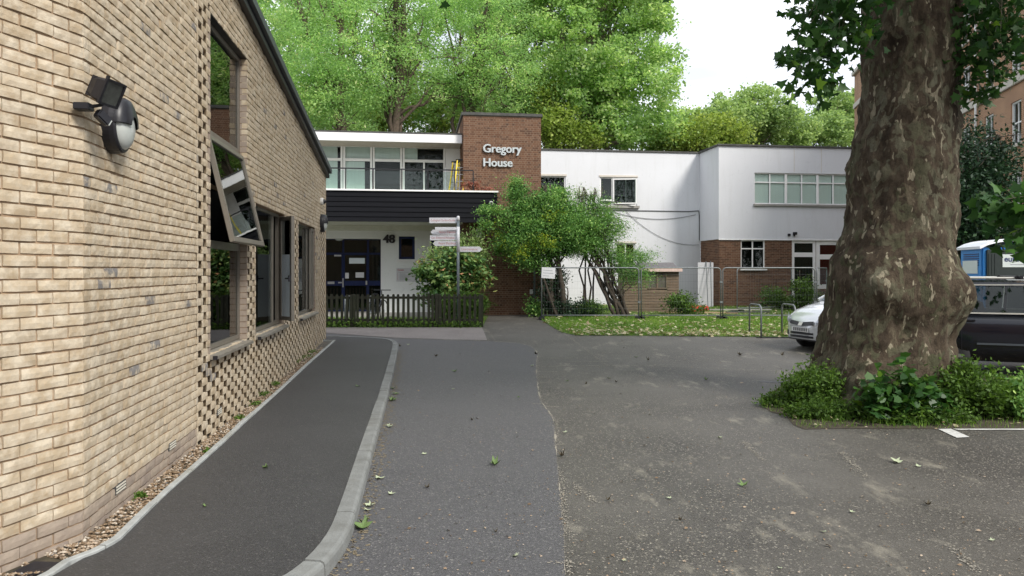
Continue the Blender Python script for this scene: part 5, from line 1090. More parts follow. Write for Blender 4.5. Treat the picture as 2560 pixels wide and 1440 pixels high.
for k, (px, py, kd, sz, onpath) in enumerate(spots):
    if onpath: c = gpk(px, py); c = Vector((c.x, c.y, gz(c.y)+hk(c.y)-.005))
    else: c = gp(px, py, .008)
    o = link('fallen_leaf', LM[kd][k % 3]); o.location = c; o.scale = (sz,)*3; o.rotation_euler = (random.uniform(-.15,.15), random.uniform(-.15,.15), random.uniform(0,6.28)); 
    nm = {'g': 'green', 'p': 'pale', 'b': 'brown'}[kd]
    if onpath: tag(o, 'green leaf lying on the dark footpath between wall and kerb', 'leaf', 'leaves on the footpath')
    elif px < 1010: tag(o, nm+' leaf lying in the silt against the kerb face', 'leaf', nm+' leaves against the kerb')
    elif px < 1345 and py > 850: tag(o, nm+' leaf lying on the smooth newer tarmac', 'leaf', nm+' leaves on the newer tarmac')
    else: tag(o, nm+' leaf lying on the rough older tarmac', 'leaf', nm+' leaves on the older tarmac')
# crumbs of bark, twig and gravel over both tarmacs
P = []
for _ in range(3600):
    Y = 3.9+14*random.random()**1.7; x = random.uniform(-.12*Y-.3, .70*Y); 
    if x < -.16*Y: continue
    P.append((x, Y, gz(Y)+.009))
P = np.array([p for p in P if not inside(path_poly, p[0], p[1])])
def grit(P, s):
    n = len(P); a = RNG.uniform(0,6.28,n); d = np.stack([np.cos(a), np.sin(a), np.zeros(n)], -1); e = np.stack([-np.sin(a), np.cos(a), np.zeros(n)], -1); z = np.array([0,0,1]); r = (s*RNG.lognormal(0,.5,n))[:,None]
    return np.stack([P-d*r*1.3, P+e*r*.6+z*r*.6, P+d*r*1.3+z*r*.1, P-e*r*.7], 1)
tag(np_mesh('tarmac_grit', grit(P, .0048), 4, 'pebbles', attr=RNG.uniform(.0,.82,len(P))), 'crumbs of grit and bark scattered over the tarmac', 'grit', kind='stuff')
# ================================================================ picket fence and garden front
PF = thing('picket_fence', 'dark weathered wooden picket fence with round topped pales before the entrance', 'fence', (0, fence_y, gz(fence_y)))
def fx(px): return (px-CX)/F*fence_y
ppm = F/fence_y; ht = 82/ppm
pm_ = bpy.data.meshes.new('pale'); m2 = MB(); w = .037
poly = [(-w,0),(w,0),(w,ht-.035)]+[(w*math.cos(a), ht-.035+.035*math.sin(a)) for a in [k*math.pi/6 for k in range(1,6)]]+[(-w,ht-.035)]
m2.prism(poly, -.011, .011, Matrix.Rotation(math.pi/2, 4, 'X')); pm_.from_pydata(m2.v, [], m2.f); pm_.materials.append(M_['old_timber'])
px = 690.0
while px < 1204:
    if min(abs(px-q) for q in (730, 883, 1091, 1203)) > 6:
        o = link('pale', pm_, PF); o.location = (fx(px), -.030+random.uniform(-.003,.003), random.uniform(.0,.02)); o.rotation_euler = (0, random.uniform(-.012,.012), 0)
    px += 12.75
for py in (744, 800): z = (818-py)/ppm; MB().box(fx(680), fx(1204), -.018, .02, z-.035, z+.035).build('rail', 'old_timber', PF)
for q, hh in ((730,.98),(883,1.0),(1091,1.02),(1203,.98)):
    MB().box(fx(q)-.055, fx(q)+.055, .021, .12, -.1, ht*hh).build('post', 'old_timber', PF, bevel=.01); 
for q in (879, 887, 1082, 1092, 1101, 1200): o = link('pale', pm_, PF); o.location = (fx(q), -.045, .0)
# fingerpost
SY = fence_y+.75; FP = thing('fingerpost', 'grey fingerpost with white direction plates behind the picket fence', 'signpost', ((1145.5-CX)/F*SY, SY, gz(SY)))
q = F/SY; zz = lambda py: (818-py)/q+ (CZ-gz(SY)-(818-HY)/q)
MB().tube([(0,0,-.1),(0,0,1.5),(0,0,zz(545))], .042, 14).build('post', 'post_grey', FP, smooth=True)
MB().lathe([(.047,zz(552)),(.047,zz(543)),(.04,zz(541)),(.015,zz(539.5))], 18).build('cap', 'sign_white', FP, smooth=True)
MB().tube([(0,0,zz(630)),(0,0,zz(567))], .046, 14).build('sleeve', 'sign_white', FP, smooth=True)
def finger(px0, px1, y0, y1, arrow, txt, dy, rot=0.0, tx=None):
    a, b = (px0-1145.5)/q, (px1-1145.5)/q; c, d = zz(y1)+.004, zz(y0)-.004; h = (d-c)/2
    if arrow < 0: poly = [(a,(c+d)/2),(a+h*.9,c),(b,c),(b,d),(a+h*.9,d)]
    elif arrow > 0: poly = [(a,c),(b-h*.9,c),(b,(c+d)/2),(b-h*.9,d),(a,d)]
    else: poly = [(a,c),(b,c),(b,d),(a,d)]
    f = link('finger', None, FP); f.rotation_euler = (0,0,rot); MB().prism(poly, -dy-.006, -dy+.006, Matrix.Rotation(math.pi/2, 4, 'X') @ Matrix.Diagonal((1,1,-1,1))).build('plate', 'sign_white', f)
    if txt:
        me = text_mesh(txt, .092, .0006, align='LEFT'); xs = [v.co.x for v in me.vertices]; wd = max(xs)-min(xs); room = (b-a)-.12-(h*.9 if arrow else 0); sx = min(1.0, room/wd); wd *= sx
        me.transform(Matrix.Diagonal((sx,1,1,1))); x0 = (b-.05-wd) if arrow < 0 else (a+.05); me.transform(Matrix.Translation((x0, -dy-.0075 if False else dy-.0085, (c+d)/2-.032)) @ Matrix.Rotation(math.pi/2, 4, 'X'))
        me.materials.clear(); me.materials.append(M_['sign_red']); link('lettering', me, f)
dyf = -.05
finger(1073,1143,543.5,558,0,'Collingham Gardens/Studio',dyf); finger(1088,1144,567.5,575,0,None,.0,.12); finger(1076,1143,573.5,587,-1,'Story Centre',dyf); finger(1074.5,1143,587.6,601,0,'East Entrance/Adoption',dyf); finger(1082,1143,601.6,615.3,-1,'Pears Pavilion',dyf); finger(1149,1205,616,630,1,'Coram International',dyf)
# cycle stands and a bicycle behind the fence
for px, lab in ((869,'galvanised cycle stand behind the fence, next to the blue doors'), (929,'galvanised cycle stand behind the fence with a bicycle against it')):
    Y = fence_y+1.6; x = (px-CX)/F*Y; t = thing('cycle_stand', lab, 'cycle stand', (x, Y, gz(Y))); MB().tube([(0,-.35,-.1),(0,-.35,.68),(0,-.30,.78),(0,-.22,.81),(0,.22,.81),(0,.30,.78),(0,.35,.68),(0,.35,-.1)], .026, 10).build('hoop', 'galvanised', t, smooth=True)
Y = fence_y+1.5; BK = thing('bicycle', 'black bicycle parked end on at the cycle stand behind the fence', 'bicycle', ((944-CX)/F*Y, Y, gz(Y)), math.radians(78))
for xx, nm in ((-.5,'rear_wheel'),(.52,'front_wheel')):
    wh = link(nm, None, BK); wh.location = (xx,0,.34)
    MB().tube([(.33*math.cos(k*math.pi/14),0,.33*math.sin(k*math.pi/14)) for k in range(29)], .017, 7, cap=False).build('tyre', 'tyre', wh, smooth=True); m2 = MB()
    for k in range(12): a = k*math.pi/6; m2.tube([(0,.02*(-1)**k,0),(.31*math.cos(a),0,.31*math.sin(a))], .0018, 3)
    m2.tube([(0,-.04,0),(0,.04,0)], .02, 8); tag(m2.build('spokes', 'aluminium', wh), kind='stuff')
m2 = MB()
for a, b in (((-.5,0,.34),(-.08,0,.3)),((-.08,0,.3),(-.18,0,.82)),((-.5,0,.34),(-.17,0,.76)),((-.08,0,.3),(.36,0,.72)),((-.17,0,.78),(.35,0,.80)),((.52,0,.34),(.34,0,.84)),((.34,0,.84),(.31,0,.98))): m2.tube([a, b], .016, 8)
m2.build('frame', 'black_paint', BK); MB().obox((-.19,0,.88), (.13,0,0), (0,.06,0), (0,0,.025)).build('saddle', 'black_plastic', BK, bevel=.015); MB().tube([(.38,-.28,1.0),(.33,-.1,1.0),(.33,.1,1.0),(.38,.28,1.0)], .013, 8).build('handlebar', 'black_metal', BK)
# ================================================================ shrubs in front of the house
make_tree('rhododendron', 'rhododendron with drooping olive and pinkish leaves behind the picket fence', ((1130-CX)/F*24.2,24.2,.19), 2.6, .05, [blob(1115,690,24.2,.85,.6,.55), blob(1150,650,24.4,.6,.5,.5), blob(1075,680,24.0,.42,.4,.3), blob(1180,680,24.5,.5,.5,.55), blob(1100,730,24.0,.55,.5,.4)], 120, 5200, .17, 'rhodo_leaf', 'dark_stem', limbs=16, sub=6, sigma=.17, cat='shrub', trunkname='stem', up=.9, aspect=.55, stems=3, fork=.1, droop=.5)
make_tree('buddleia', 'blue green buddleia with narrow leaves rising behind the rhododendron', ((1120-CX)/F*25.0,25.0,.19), 3.1, .04, [blob(1110,635,25.0,.55,.4,.45), blob(1185,640,25,.45,.4,.5), blob(1150,610,25.2,.3,.3,.35), blob(1190,600,25.0,.12,.12,.35)], 90, 4200, .12, 'pale_leaf', 'dark_stem', limbs=14, sigma=.15, cat='shrub', trunkname='stem', up=.3, aspect=.28, stems=3, fork=.1)
make_tree('strap_leaf_plant', 'clump of bright strap leaves at the end of the picket fence', ((1165-CX)/F*23.2,23.2,.18), 1.1, .03, [blob(1170,760,23.2,.45,.35,.32), blob(1120,770,23.3,.35,.3,.25)], 60, 2600, .26, 'weed_leaf', 'dark_stem', limbs=6, sigma=.13, cat='shrub', trunkname='stem', up=.1, aspect=.14, fork=.05)
Y = 25.2; SHN = 'shrub'
make_tree('large_shrub', 'tall dense green and golden shrub in front of the brick stair tower', ((1398-CX)/F*Y,Y,.2), 4.7, .10, [blob(1370,575,Y,1.15,.8,1.0), blob(1300,600,Y-.1,.75,.6,.85), blob(1310,520,Y,.62,.5,.62), blob(1440,570,Y,.95,.7,.85), blob(1295,480,Y,.28,.28,.50), blob(1385,500,Y,.60,.4,.45), blob(1330,640,Y,.8,.6,.42)], 460, 56000, .085, 'shrub_leaf', 'dark_stem', limbs=14, sub=6, sigma=.17, cat='shrub', trunkname='stem', lean=(-.5,0), stems=3, fork=.35, aspect=.45)
make_tree('golden_shrub', 'golden yellow leaved shrub sprays hanging over the brick stair tower', ((1400-CX)/F*24.9,24.9,.2), 3.4, .04, [blob(1255,605,24.9,.35,.3,.42), blob(1240,560,24.9,.22,.25,.2), blob(1360,600,24.4,.36,.25,.25), blob(1310,625,24.5,.4,.3,.25), blob(1390,540,24.6,.3,.25,.2)], 60, 2600, .075, 'gold_leaf', 'dark_stem', limbs=8, sub=4, sigma=.13, cat='shrub', trunkname='stem', fork=.55, aspect=.5, lean=(-1.3,0))
make_tree('blue_green_spray', 'airy grey green branches reaching across the dark clad balcony end', ((1395-CX)/F*25,25.0,.2), 3.9, .04, [blob(1225,525,24.8,.38,.3,.18), blob(1215,560,24.8,.3,.3,.16), blob(1260,545,24.9,.3,.3,.3)], 46, 2000, .09, 'shrub_leaf', 'dark_stem', limbs=12, sub=4, sigma=.13, cat='shrub', trunkname='stem', fork=.6, aspect=.4, lean=(-1.6,0))
make_tree('leaning_shrub', 'feathery shrub with dark leaning stems behind the wire fence panel', ((1562-CX)/F*25.6,25.6,.2), 3.4, .055, [blob(1510,585,25.6,.85,.6,.75), blob(1560,655,25.6,.65,.5,.5), blob(1490,530,25.6,.5,.4,.5), blob(1590,690,25.6,.45,.4,.4), blob(1600,640,25.6,.5,.4,.22), blob(1470,620,25.6,.7,.5,.4)], 280, 26000, .065, 'shrub_leaf', 'dark_stem', limbs=5, sub=4, sigma=.18, cat='shrub', trunkname='stem', lean=(-1.5,0), stems=7, fork=.15, aspect=.35)
make_tree('bare_twigged_shrub', 'spindly pale shoots standing up against the white wing', ((1470-CX)/F*25.9,25.9,.2), 4.7, .025, [blob(1455,490,25.9,.35,.3,.4), blob(1480,480,25.9,.2,.2,.3), blob(1530,575,25.9,.8,.3,.5)], 90, 1800, .055, 'pale_leaf', 'dark_stem', limbs=26, sub=2, sigma=.14, cat='shrub', trunkname='stem', stems=4, fork=.5, aspect=.3)
make_tree('low_evergreen', 'low dark evergreen bushes at the foot of the wire fence panel', ((1420-CX)/F*25.2,25.2,.2), 1.2, .03, [blob(1400,770,25.2,.5,.4,.35), blob(1450,775,25.2,.6,.4,.3), blob(1375,730,25.4,.35,.3,.6), blob(1385,690,25.5,.4,.3,.5)], 130, 8500, .075, 'dark_leaf', 'dark_stem', limbs=10, sigma=.13, cat='shrub', trunkname='stem', fork=.05)
make_tree('small_bright_shrub', 'small bright green bush between the leaning stems', ((1470-CX)/F*25.3,25.3,.2), .8, .02, [blob(1475,770,25.3,.4,.3,.25)], 40, 2400, .07, 'weed_leaf', 'dark_stem', limbs=6, sigma=.12, cat='shrub', trunkname='stem', fork=.05)
make_tree('tower_foot_weed', 'weedy green clump at the corner of the brick tower beside the rubber fence foot', ((1338-CX)/F*25.4,25.4,.2), .9, .015, [blob(1336,770,25.4,.22,.2,.32)], 24, 1100, .08, 'shrub_leaf', 'dark_stem', limbs=6, sigma=.10, cat='shrub', trunkname='stem', fork=.05)
make_tree('red_leaved_plant', 'rust red leaved plant spilling over the balcony edge by the tower', tuple(GM @ Vector((.35,VB+.35,zb1-.03))), zb1+.5, .012, [tuple(GM @ Vector((.2,VB+.3,zb1+.22)))+(.35,.2,.14), tuple(GM @ Vector((.75,VB+.3,zb1+.08)))+(.3,.15,.08)], 24, 500, .09, 'rust_leaf', 'dark_stem', limbs=6, sigma=.08, cat='plant', trunkname='stem', fork=.1, aspect=.5)
# ================================================================ wire site fence
HG = 'wire site fence panels on the lawn'
def heras(label, a, b, h, first=False):
    a, b = Vector(a), Vector(b); L_ = (b-a).length; t = thing('fence_panel', label, 'fence panel', (a.x, a.y, gz(a.y)+.02), math.atan2(b.y-a.y, b.x-a.x), HG); r = .12
    arc = lambda cx, cz, a0: [(cx+r*math.cos(a0+k*math.pi/8), 0, cz+r*math.sin(a0+k*math.pi/8)) for k in range(5)]
    MB().tube([(0,0,.06),(0,0,h-r)]+arc(r,h-r,math.pi)[::-1][0:0]+[(r-r*math.cos(k*math.pi/8), 0, h-r+r*math.sin(k*math.pi/8)) for k in range(1,5)]+[(L_-r+r*math.sin(k*math.pi/8), 0, h-r+r*math.cos(k*math.pi/8)) for k in range(0,5)]+[(L_,0,.06)], .020, 8).build('tube_frame', 'galvanised', t, smooth=True)
    MB().tube([(.02,0,.12),(L_-.02,0,.12)], .017, 8).build('bottom_rail', 'galvanised', t, smooth=True)
    m2 = MB()
    for k in range(1, int(L_/.09)): x = k*.09; m2.tube([(x,0,.12),(x,0,h)], .0010, 3, cap=False)
    for k in range(1, 7): z = .12+(h-.12)*k/7; m2.tube([(0,0,z),(L_,0,z)], .0016, 3, cap=False)
    tag(m2.build('wire_mesh', 'galvanised', t), kind='stuff')
    for x in (0, L_): MB().box(x-.09, x+.09, -.28, .28, -.02, .085).build('rubber_foot', 'black_plastic', t, bevel=.02)
    for z in (.55, 1.2): MB().box(L_-.03, L_+.05, -.035, .035, z-.03, z+.03).build('clip', 'galvanised', t)
HYY = gp(1360, 799)[1]; hx = lambda px: ((px-CX)/F*HYY, HYY); hh = 128/(F/HYY)
heras('wire fence panel carrying a small white notice, beside the brick tower', hx(1354), hx(1597), hh); heras('wire fence panel in front of the timber shed', hx(1603), hx(1802), hh); heras('wire fence panel between the shed and the cycle rack', hx(1807), hx(2037), hh)
p0 = Vector((*hx(2042), 0)); heras('wire fence panel turned back towards the glazed door', (p0.x, p0.y), (p0.x+1.6, p0.y+3.0), hh); p1 = at(1843, 790, 28.5); p2 = at(1960, 790, 30.0); heras('wire fence panel standing close to the brick bay', (p1.x, p1.y), (p2.x+.3, p2.y), hh)
Pn = at(1371, 682, HYY-.04); t = thing('site_notice', 'small white printed notice hung askew on the wire fence', 'notice', Pn); t.rotation_euler = (0, math.radians(4), 0); MB().box(-.22,.22,-.006,.006,-.18,.17).build('board', 'sign_white', t)
for k, ln in enumerate((.30,.34,.20)): MB().box(-.17,-.17+ln,-.0085,-.0065,.07-k*.09,.085-k*.09).build('print_line', 'sign_grey', t)
# wooden boards leaning by the tower corner
Pb = at(1352, 790, 25.6); t = thing('leaning_boards', 'weathered boards leaning beside the tower corner', 'boards', (Pb.x, Pb.y, .2))
MB().bar((0,0,.0),(.12,.12,1.75),.12,.03).build('board', 'shed_timber', t); MB().bar((.16,-.03,.0),(.10,.14,1.6),.10,.03).build('board', 'shed_timber', t); MB().bar((.3,-.05,.0),(.16,.16,1.4),.09,.03).build('board', 'shed_timber', t)
# ================================================================ shed
SHY = 28.2; SD = thing('garden_shed', 'small weathered timber shed with a felt roof behind the wire fence', 'shed', ((1625-CX)/F*SHY, SHY, .2)); q = F/SHY
sx0, sx1 = (1560-1625)/q, (1697-1625)/q; zt_ = CZ-.2-(678-HY)/q; SDp = 1.6
wz0, wz1, wx0, wx1 = CZ-.2-(722-HY)/q, CZ-.2-(688-HY)/q, (1618-1625)/q, (1668-1625)/q
nb = 15; bh = (zt_+.02)/nb
for k in range(nb):
    z = k*bh
    segs = [(sx0,sx1)] if not (wz0 < z+bh*.7 and z+bh*.3 < wz1) else [(sx0,wx0),(wx1,sx1)]
    for a, b in segs:
        j = random.uniform(-.004,.004); m2 = MB(); m2.add([(a,-.022+j,z),(b,-.022-j,z),(b,-.004,z+bh+.01),(a,-.004,z+bh+.01),(a,.012,z),(b,.012,z),(b,.012,z+bh+.01),(a,.012,z+bh+.01)], [(0,1,2,3),(7,6,5,4),(0,4,5,1),(1,5,6,2),(2,6,7,3),(3,7,4,0)]); m2.build('weatherboard', 'shed_timber', SD)
MB().box(sx0, sx0+.03, .014, SDp, 0, zt_).build('side_wall', 'shed_timber', SD); MB().box(sx1-.03, sx1, .014, SDp, 0, zt_).build('side_wall', 'shed_timber', SD); MB().box(sx0, sx1, SDp, SDp+.03, 0, zt_+.3).build('back_wall', 'shed_timber', SD)
wn = link('window', None, SD); f = MB(); frame_ring(f, wx0, wx1, wz0, wz1, -.03, .02, .045); f.box((wx0+wx1)/2-.03,(wx0+wx1)/2+.03,-.028,.02,wz0+.045,wz1-.045); f.build('frame', 'shed_timber', wn); MB().box(wx0+.04,(wx0+wx1)/2-.03,.0,.008,wz0+.04,wz1-.04).build('pane', 'dirty_pane', wn); MB().box((wx0+wx1)/2+.03,wx1-.04,.0,.008,wz0+.04,wz1-.04).build('pane', 'dirty_pane', wn)
R_ = link('roof', None, SD); ex = .12
m2 = MB(); m2.add([(sx0-.1,-ex,zt_+.02),(sx1+.08,-ex,zt_+.02),(sx1-.05,SDp*.5,zt_+.34),(sx0+.05,SDp*.5,zt_+.34),(sx0-.1,-ex,zt_-.02),(sx1+.08,-ex,zt_-.02),(sx1-.05,SDp*.5,zt_+.30),(sx0+.05,SDp*.5,zt_+.30)], [(0,1,2,3),(7,6,5,4),(0,4,5,1),(1,5,6,2),(2,6,7,3),(3,7,4,0)]); m2.build('felt', 'shed_felt', R_)
m2 = MB(); m2.add([(sx0-.1,SDp+.1,zt_+.0),(sx1+.08,SDp+.1,zt_+.0),(sx1-.05,SDp*.5+.005,zt_+.34),(sx0+.05,SDp*.5+.005,zt_+.34)], [(0,1,2,3)]); m2.build('felt', 'shed_felt', R_)
MB().obox(((sx0+sx1)/2,-ex-.02,zt_+.045), ((sx1-sx0)/2+.1,0,0), (0,.03,0), (0,.008,.06)).build('eaves_strip', 'shed_strip', R_)
# ================================================================ cycle rack of two hoops by the car
HYr = gp(1903, 845)[1]; CR = thing('cycle_rack', 'dark steel cycle rack of two hoops joined by floor bars beside the silver car', 'cycle rack', ((1903-CX)/F*HYr, HYr, gz(HYr)))
gap = (1988-1903)/F*HYr
for k in (0, 1):
    x = k*gap; MB().tube([(x,0,.0),(x,0,.70),(x,.05,.78),(x,.14,.81),(x,.76,.81),(x,.85,.78),(x,.9,.70),(x,.9,.0)], .024, 10).build('hoop', 'galvanised', CR, smooth=True)
for y in (0, .9): MB().box(-.12, gap+.12, y-.025, y+.025, .0, .02).build('floor_bar', 'black_metal', CR)
# ================================================================ builders' debris
DY = 30.5
Pd = at(1740, 770, DY-2); t = thing('red_barrier', 'red plastic barrier block lying by the rendered wall', 'barrier', (Pd.x, Pd.y, .2), .1); MB().box(-.55,.45,-.15,.15,.0,.24).build('block', 'red_plastic', t, bevel=.03); MB().box(-.5,.4,-.155,-.151,.08,.15).build('recess', 'red_plastic', t)
for k, (px, py, L_, a, lab) in enumerate(((1730,783,2.0,.05,'long pale plank lying nearest the red barrier'),(1780,786,1.8,-.12,'short tan plank lying across the debris heap'),(1850,780,2.4,.03,'grey board on top of the debris heap'),(1870,788,1.6,.1,'dark board lying in the grass before the brick bay'))):
    p = gp(px, py); t = tag(MB().obox((0,0,.03+.03*k), (L_/2,0,0), (0,.09,0), (0,0,.018)).build('plank', 'wood_plank' if k < 2 else 'concrete' if k == 2 else 'slot_shade_and_board'), lab, 'plank', 'planks in the debris heap'); t.location = (p.x, p.y, gz(p.y)); t.rotation_euler = (0, 0, a)
for px, lab in ((1770,'grey galvanised pole leaning on the pale sheet by the brick bay'), (1779,'second galvanised pole leaning on the pale sheet')):
    p = at(px, 766, 31.6); tag(MB().tube([(p.x,p.y,.2),(p.x+.12*(1 if px > 1775 else .6),p.y+.6,2.2)], .02, 8).build('leaning_pole', 'galvanised'), lab, 'pole')
p = at(1765, 765, 32.2); tag(MB().box(p.x-.35, p.x+.32, p.y, p.y+.03, .2, 2.15).build('pale_sheet', 'sign_white'), 'pale lilac insulation sheet leaning at the corner of the brick bay', 'sheet'); bpy.data.objects['pale_sheet'].rotation_euler = (0,0,0)
for (px, py, Y, nm, lab, h) in ((1930,765,30,'bay_weed','green weeds growing in front of the brick bay window',1.1), (2000,770,29,'bay_weed','tall weed growing in front of the glazed door',1.6), (1700,775,26.5,'shed_weed','weed clump at the corner of the timber shed',.9)):
    b = ((px-CX)/F*Y, Y, .2); make_tree(nm, lab, b, .2+h, .012, [(b[0],b[1],.2+h*.45,.5,.4,h*.42), (b[0]+.3,b[1],.2+h*.25,.6,.4,h*.25)], 40, 2600, .09, 'weed_leaf', 'dark_stem', limbs=8, sigma=.14, cat='weed', trunkname='stem', fork=.05)
# ================================================================ mansion on the right
MD = Vector((.24, 1, 0)).normalized(); MO = Vector((13.1+.24*22, 22.0, 0)); MA = math.atan2(MD.y, MD.x)
MS = thing('brick_mansion', 'tall orange brick mansion block with white sash windows and stone bands', 'building', MO, MA)
ML = 37.8; MH = 17.2                                    # local x runs along the facade away from the viewer, +y faces the yard
cols = [7.9+2.75*k for k in range(10)]; rows = [(6.86, 8.6), (9.77, 11.45), (4.0, 5.75), (12.6, 14.2), (1.2, 2.9)]
holes = [(c-.5, c+.5, a, b) for c in cols for a, b in rows]
def mansion_mat():
    m, t, b, o = new_mat('mansion_brick'); tcn = t.nodes.new('ShaderNodeTexCoord'); mp = t.nodes.new('ShaderNodeMapping'); mp.inputs['Rotation'].default_value = (math.pi/2, 0, 0); t.links.new(tcn.outputs['Object'], mp.inputs[0])
    bt = t.nodes.new('ShaderNodeTexBrick'); bt.inputs['Scale'].default_value = 1.0; bt.inputs['Brick Width'].default_value = .225; bt.inputs['Row Height'].default_value = .075; bt.inputs['Mortar Size'].default_value = .008
    bt.inputs['Color1'].default_value = (.42,.22,.115,1); bt.inputs['Color2'].default_value = (.30,.145,.075,1); bt.inputs['Mortar'].default_value = (.50,.40,.30,1); t.links.new(mp.outputs[0], bt.inputs['Vector'])
    col = mixc(t, ramp(t, noise(t, coords(t,'pos'), .9, 4.0), [(.4, 0.0), (.7, .35)]), bt.outputs['Color'], (.25,.14,.085)); t.links.new(col, b.inputs['Base Color']); b.inputs['Roughness'].default_value = .9
mansion_mat()
wm = wall_holes('wall', 'mansion_brick', MS, 0, ML, -.3, MH, 0, holes, -.18)
MB().box(0, ML, -9, -.2, -.3, MH-.01).build('rear_mass', 'mansion_brick', MS)
for z, h in ((9.25,.35),(14.6,.4),(3.4,.3)): MB().box(-.02, ML+.02, .003, .10, z, z+h).build('stone_band', 'stone_band', MS, bevel=.02)
MB().box(-.1, ML+.1, -.4, .22, MH, MH+.35).build('cornice', 'stone_band', MS, bevel=.04)
for c in cols:
    for a, b in rows:
        w_ = link('window', None, MS); f = MB(); frame_ring(f, c-.5, c+.5, a, b, -.15, -.06, .07); f.box(c-.43, c+.43, -.14, -.07, (a+b)/2-.03, (a+b)/2+.03); f.box(c-.015, c+.015, -.12, -.08, a+.07, b-.07); f.build('frame', 'white_paint', w_); MB().box(c-.44, c+.44, -.125, -.118, a+.06, b-.06).build('pane', 'far_glass', w_); MB().box(c-.5, c+.5, -.178, -.172, a, b).build('room_backing', 'dark_room', w_); MB().box(c-.6, c+.6, -.05, .08, a-.12, a-.003).build('sill', 'stone_band', w_)
for x in (6.4, 11.9): MB().tube([(x,.10,.2),(x,.10,MH-.1)], .055, 10).build('downpipe', 'white_plastic', MS, smooth=True)
# ================================================================ portable toilet
TYo = 16.6; PTO = thing('portable_toilet', 'blue and dark green portable toilet with a white domed roof behind the estate car', 'toilet cabin', ((2452-CX)/F*TYo, TYo, gz(TYo)), math.radians(-9)); q = F/TYo
tz = lambda py: CZ-gz(TYo)-(py-HY)/q
wd = 1.22; zr = tz(618); base_z = .12
MB().box(-.0, wd, .0, 1.15, .0, base_z).build('skid', 'black_plastic', PTO)
for x, yy, mt, nm in ((-.0,.03,'toilet_blue','corner_post'),): pass
MB().box(.03, wd-.03, .03, 1.12, base_z, zr).build('cabin', 'toilet_blue', PTO, bevel=.04)
dr = link('door', None, PTO); MB().box(.12, wd-.08, -.012, .027, base_z+.06, zr-.05).build('leaf', 'toilet_green', dr, bevel=.012)
for k in range(3): MB().box(.16+k*.06, .185+k*.06, -.02, -.0125, base_z+.15, zr-.15).build('rib', 'toilet_green', dr)
zs0, zs1 = tz(668), tz(636); MB().box(.44, 1.06, -.02, -.0125, zs0, zs1).build('sticker', 'sticker', dr)
text_obj('lettering', 'euro', .17, .001, 'logo_navy', dr, Matrix.Translation((.47,-.0225,zs1-.16)) @ RX, offset=.004); text_obj('lettering', 'loo', .17, .001, 'logo_green', dr, Matrix.Translation((.79,-.0225,zs1-.16)) @ RX, offset=.004); MB().box(.6,.95,-.0225,-.0205,zs0+.05,zs0+.065).build('print_line', 'sign_grey', dr)
for k in range(6): MB().box(-.004+.02, .031, .16, .92, zr-.16-k*.05, zr-.14-k*.05).build('vent_slot', 'logo_navy', PTO)
MB().box(.012, .029, .2, .95, tz(684), tz(651)).build('side_sticker', 'sticker', PTO)
rg = []
for k in range(9):
    f = k/8; x = -.03+(wd+.06)*f; zz_ = zr+.02+.17*math.sin(math.pi*f)**.7; rg.append([(x,-.05,zz_-.06),(x,-.02,zz_),(x,1.17,zz_),(x,1.2,zz_-.06)])
MB().loft(rg).build('roof', 'toilet_white', PTO)
# ================================================================ cars
def wheel(parent, x, y, r, side):
    w = link('wheel', None, parent); w.location = (x, y, r); Mw = Matrix.Rotation(-math.pi/2*side, 4, 'X')
    MB().lathe([(r*.62,-.09),(r*.93,-.10),(r,-.06),(r,.06),(r*.93,.10),(r*.62,.09)], 36, Mw).build('tyre', 'tyre', w, smooth=True)
    MB().lathe([(r*.64,-.05),(r*.64,.085),(r*.55,.07),(r*.18,.075),(r*.1,.085)], 36, Mw).build('rim', 'rim', w, smooth=True); m2 = MB()
    for k in range(5): a = k*2*math.pi/5; m2.obox(Mw @ Vector((math.cos(a)*r*.36, math.sin(a)*r*.36, .085)), Mw.to_3x3() @ Vector((math.cos(a)*r*.25, math.sin(a)*r*.25, 0)), Mw.to_3x3() @ Vector((-math.sin(a)*.03, math.cos(a)*.03, 0)), Mw.to_3x3() @ Vector((0,0,.012)))
    tag(m2.build('spokes', 'rim', w), kind='stuff')
def interp(tab, x):
    for a, b in zip(tab, tab[1:]):
        if x <= b[0]: t = (x-a[0])/(b[0]-a[0]); t2 = t*t*(3-2*t); t = .5*t+.5*t2; return [a[i]+(b[i]-a[i])*t for i in range(1, len(a))]
    return list(tab[-1][1:])
def car_body(parent, tab, mat, x0, x1, n=46, arches=()):
    rings = []
    for k in range(n+1):
        x = x0+(x1-x0)*k/n; w, zb, zs, zt, wt = interp(tab, x)
        for ax, ar in arches:
            if abs(x-ax) < ar: zb = max(zb, math.sqrt(ar*ar-(x-ax)**2)+.30*ar*0+.02)
        h = [(w*.86,zb),(w*.965,zb+.035),(w*.992,zb+(zs-zb)*.30),(w,zb+(zs-zb)*.62),(w*.985,zs-.07),(w*.955,zs),(wt+(w*.94-wt)*.35,zs+(zt-zs)*.72),(wt*.82,zt-.012),(wt*.42,zt)]
        rings.append([(x,-a,b) for a, b in h]+[(x,0,zt+.008)]+[(x,a,b) for a, b in h[::-1]])
    return MB().loft(rings).build('body', mat, parent, smooth=True)
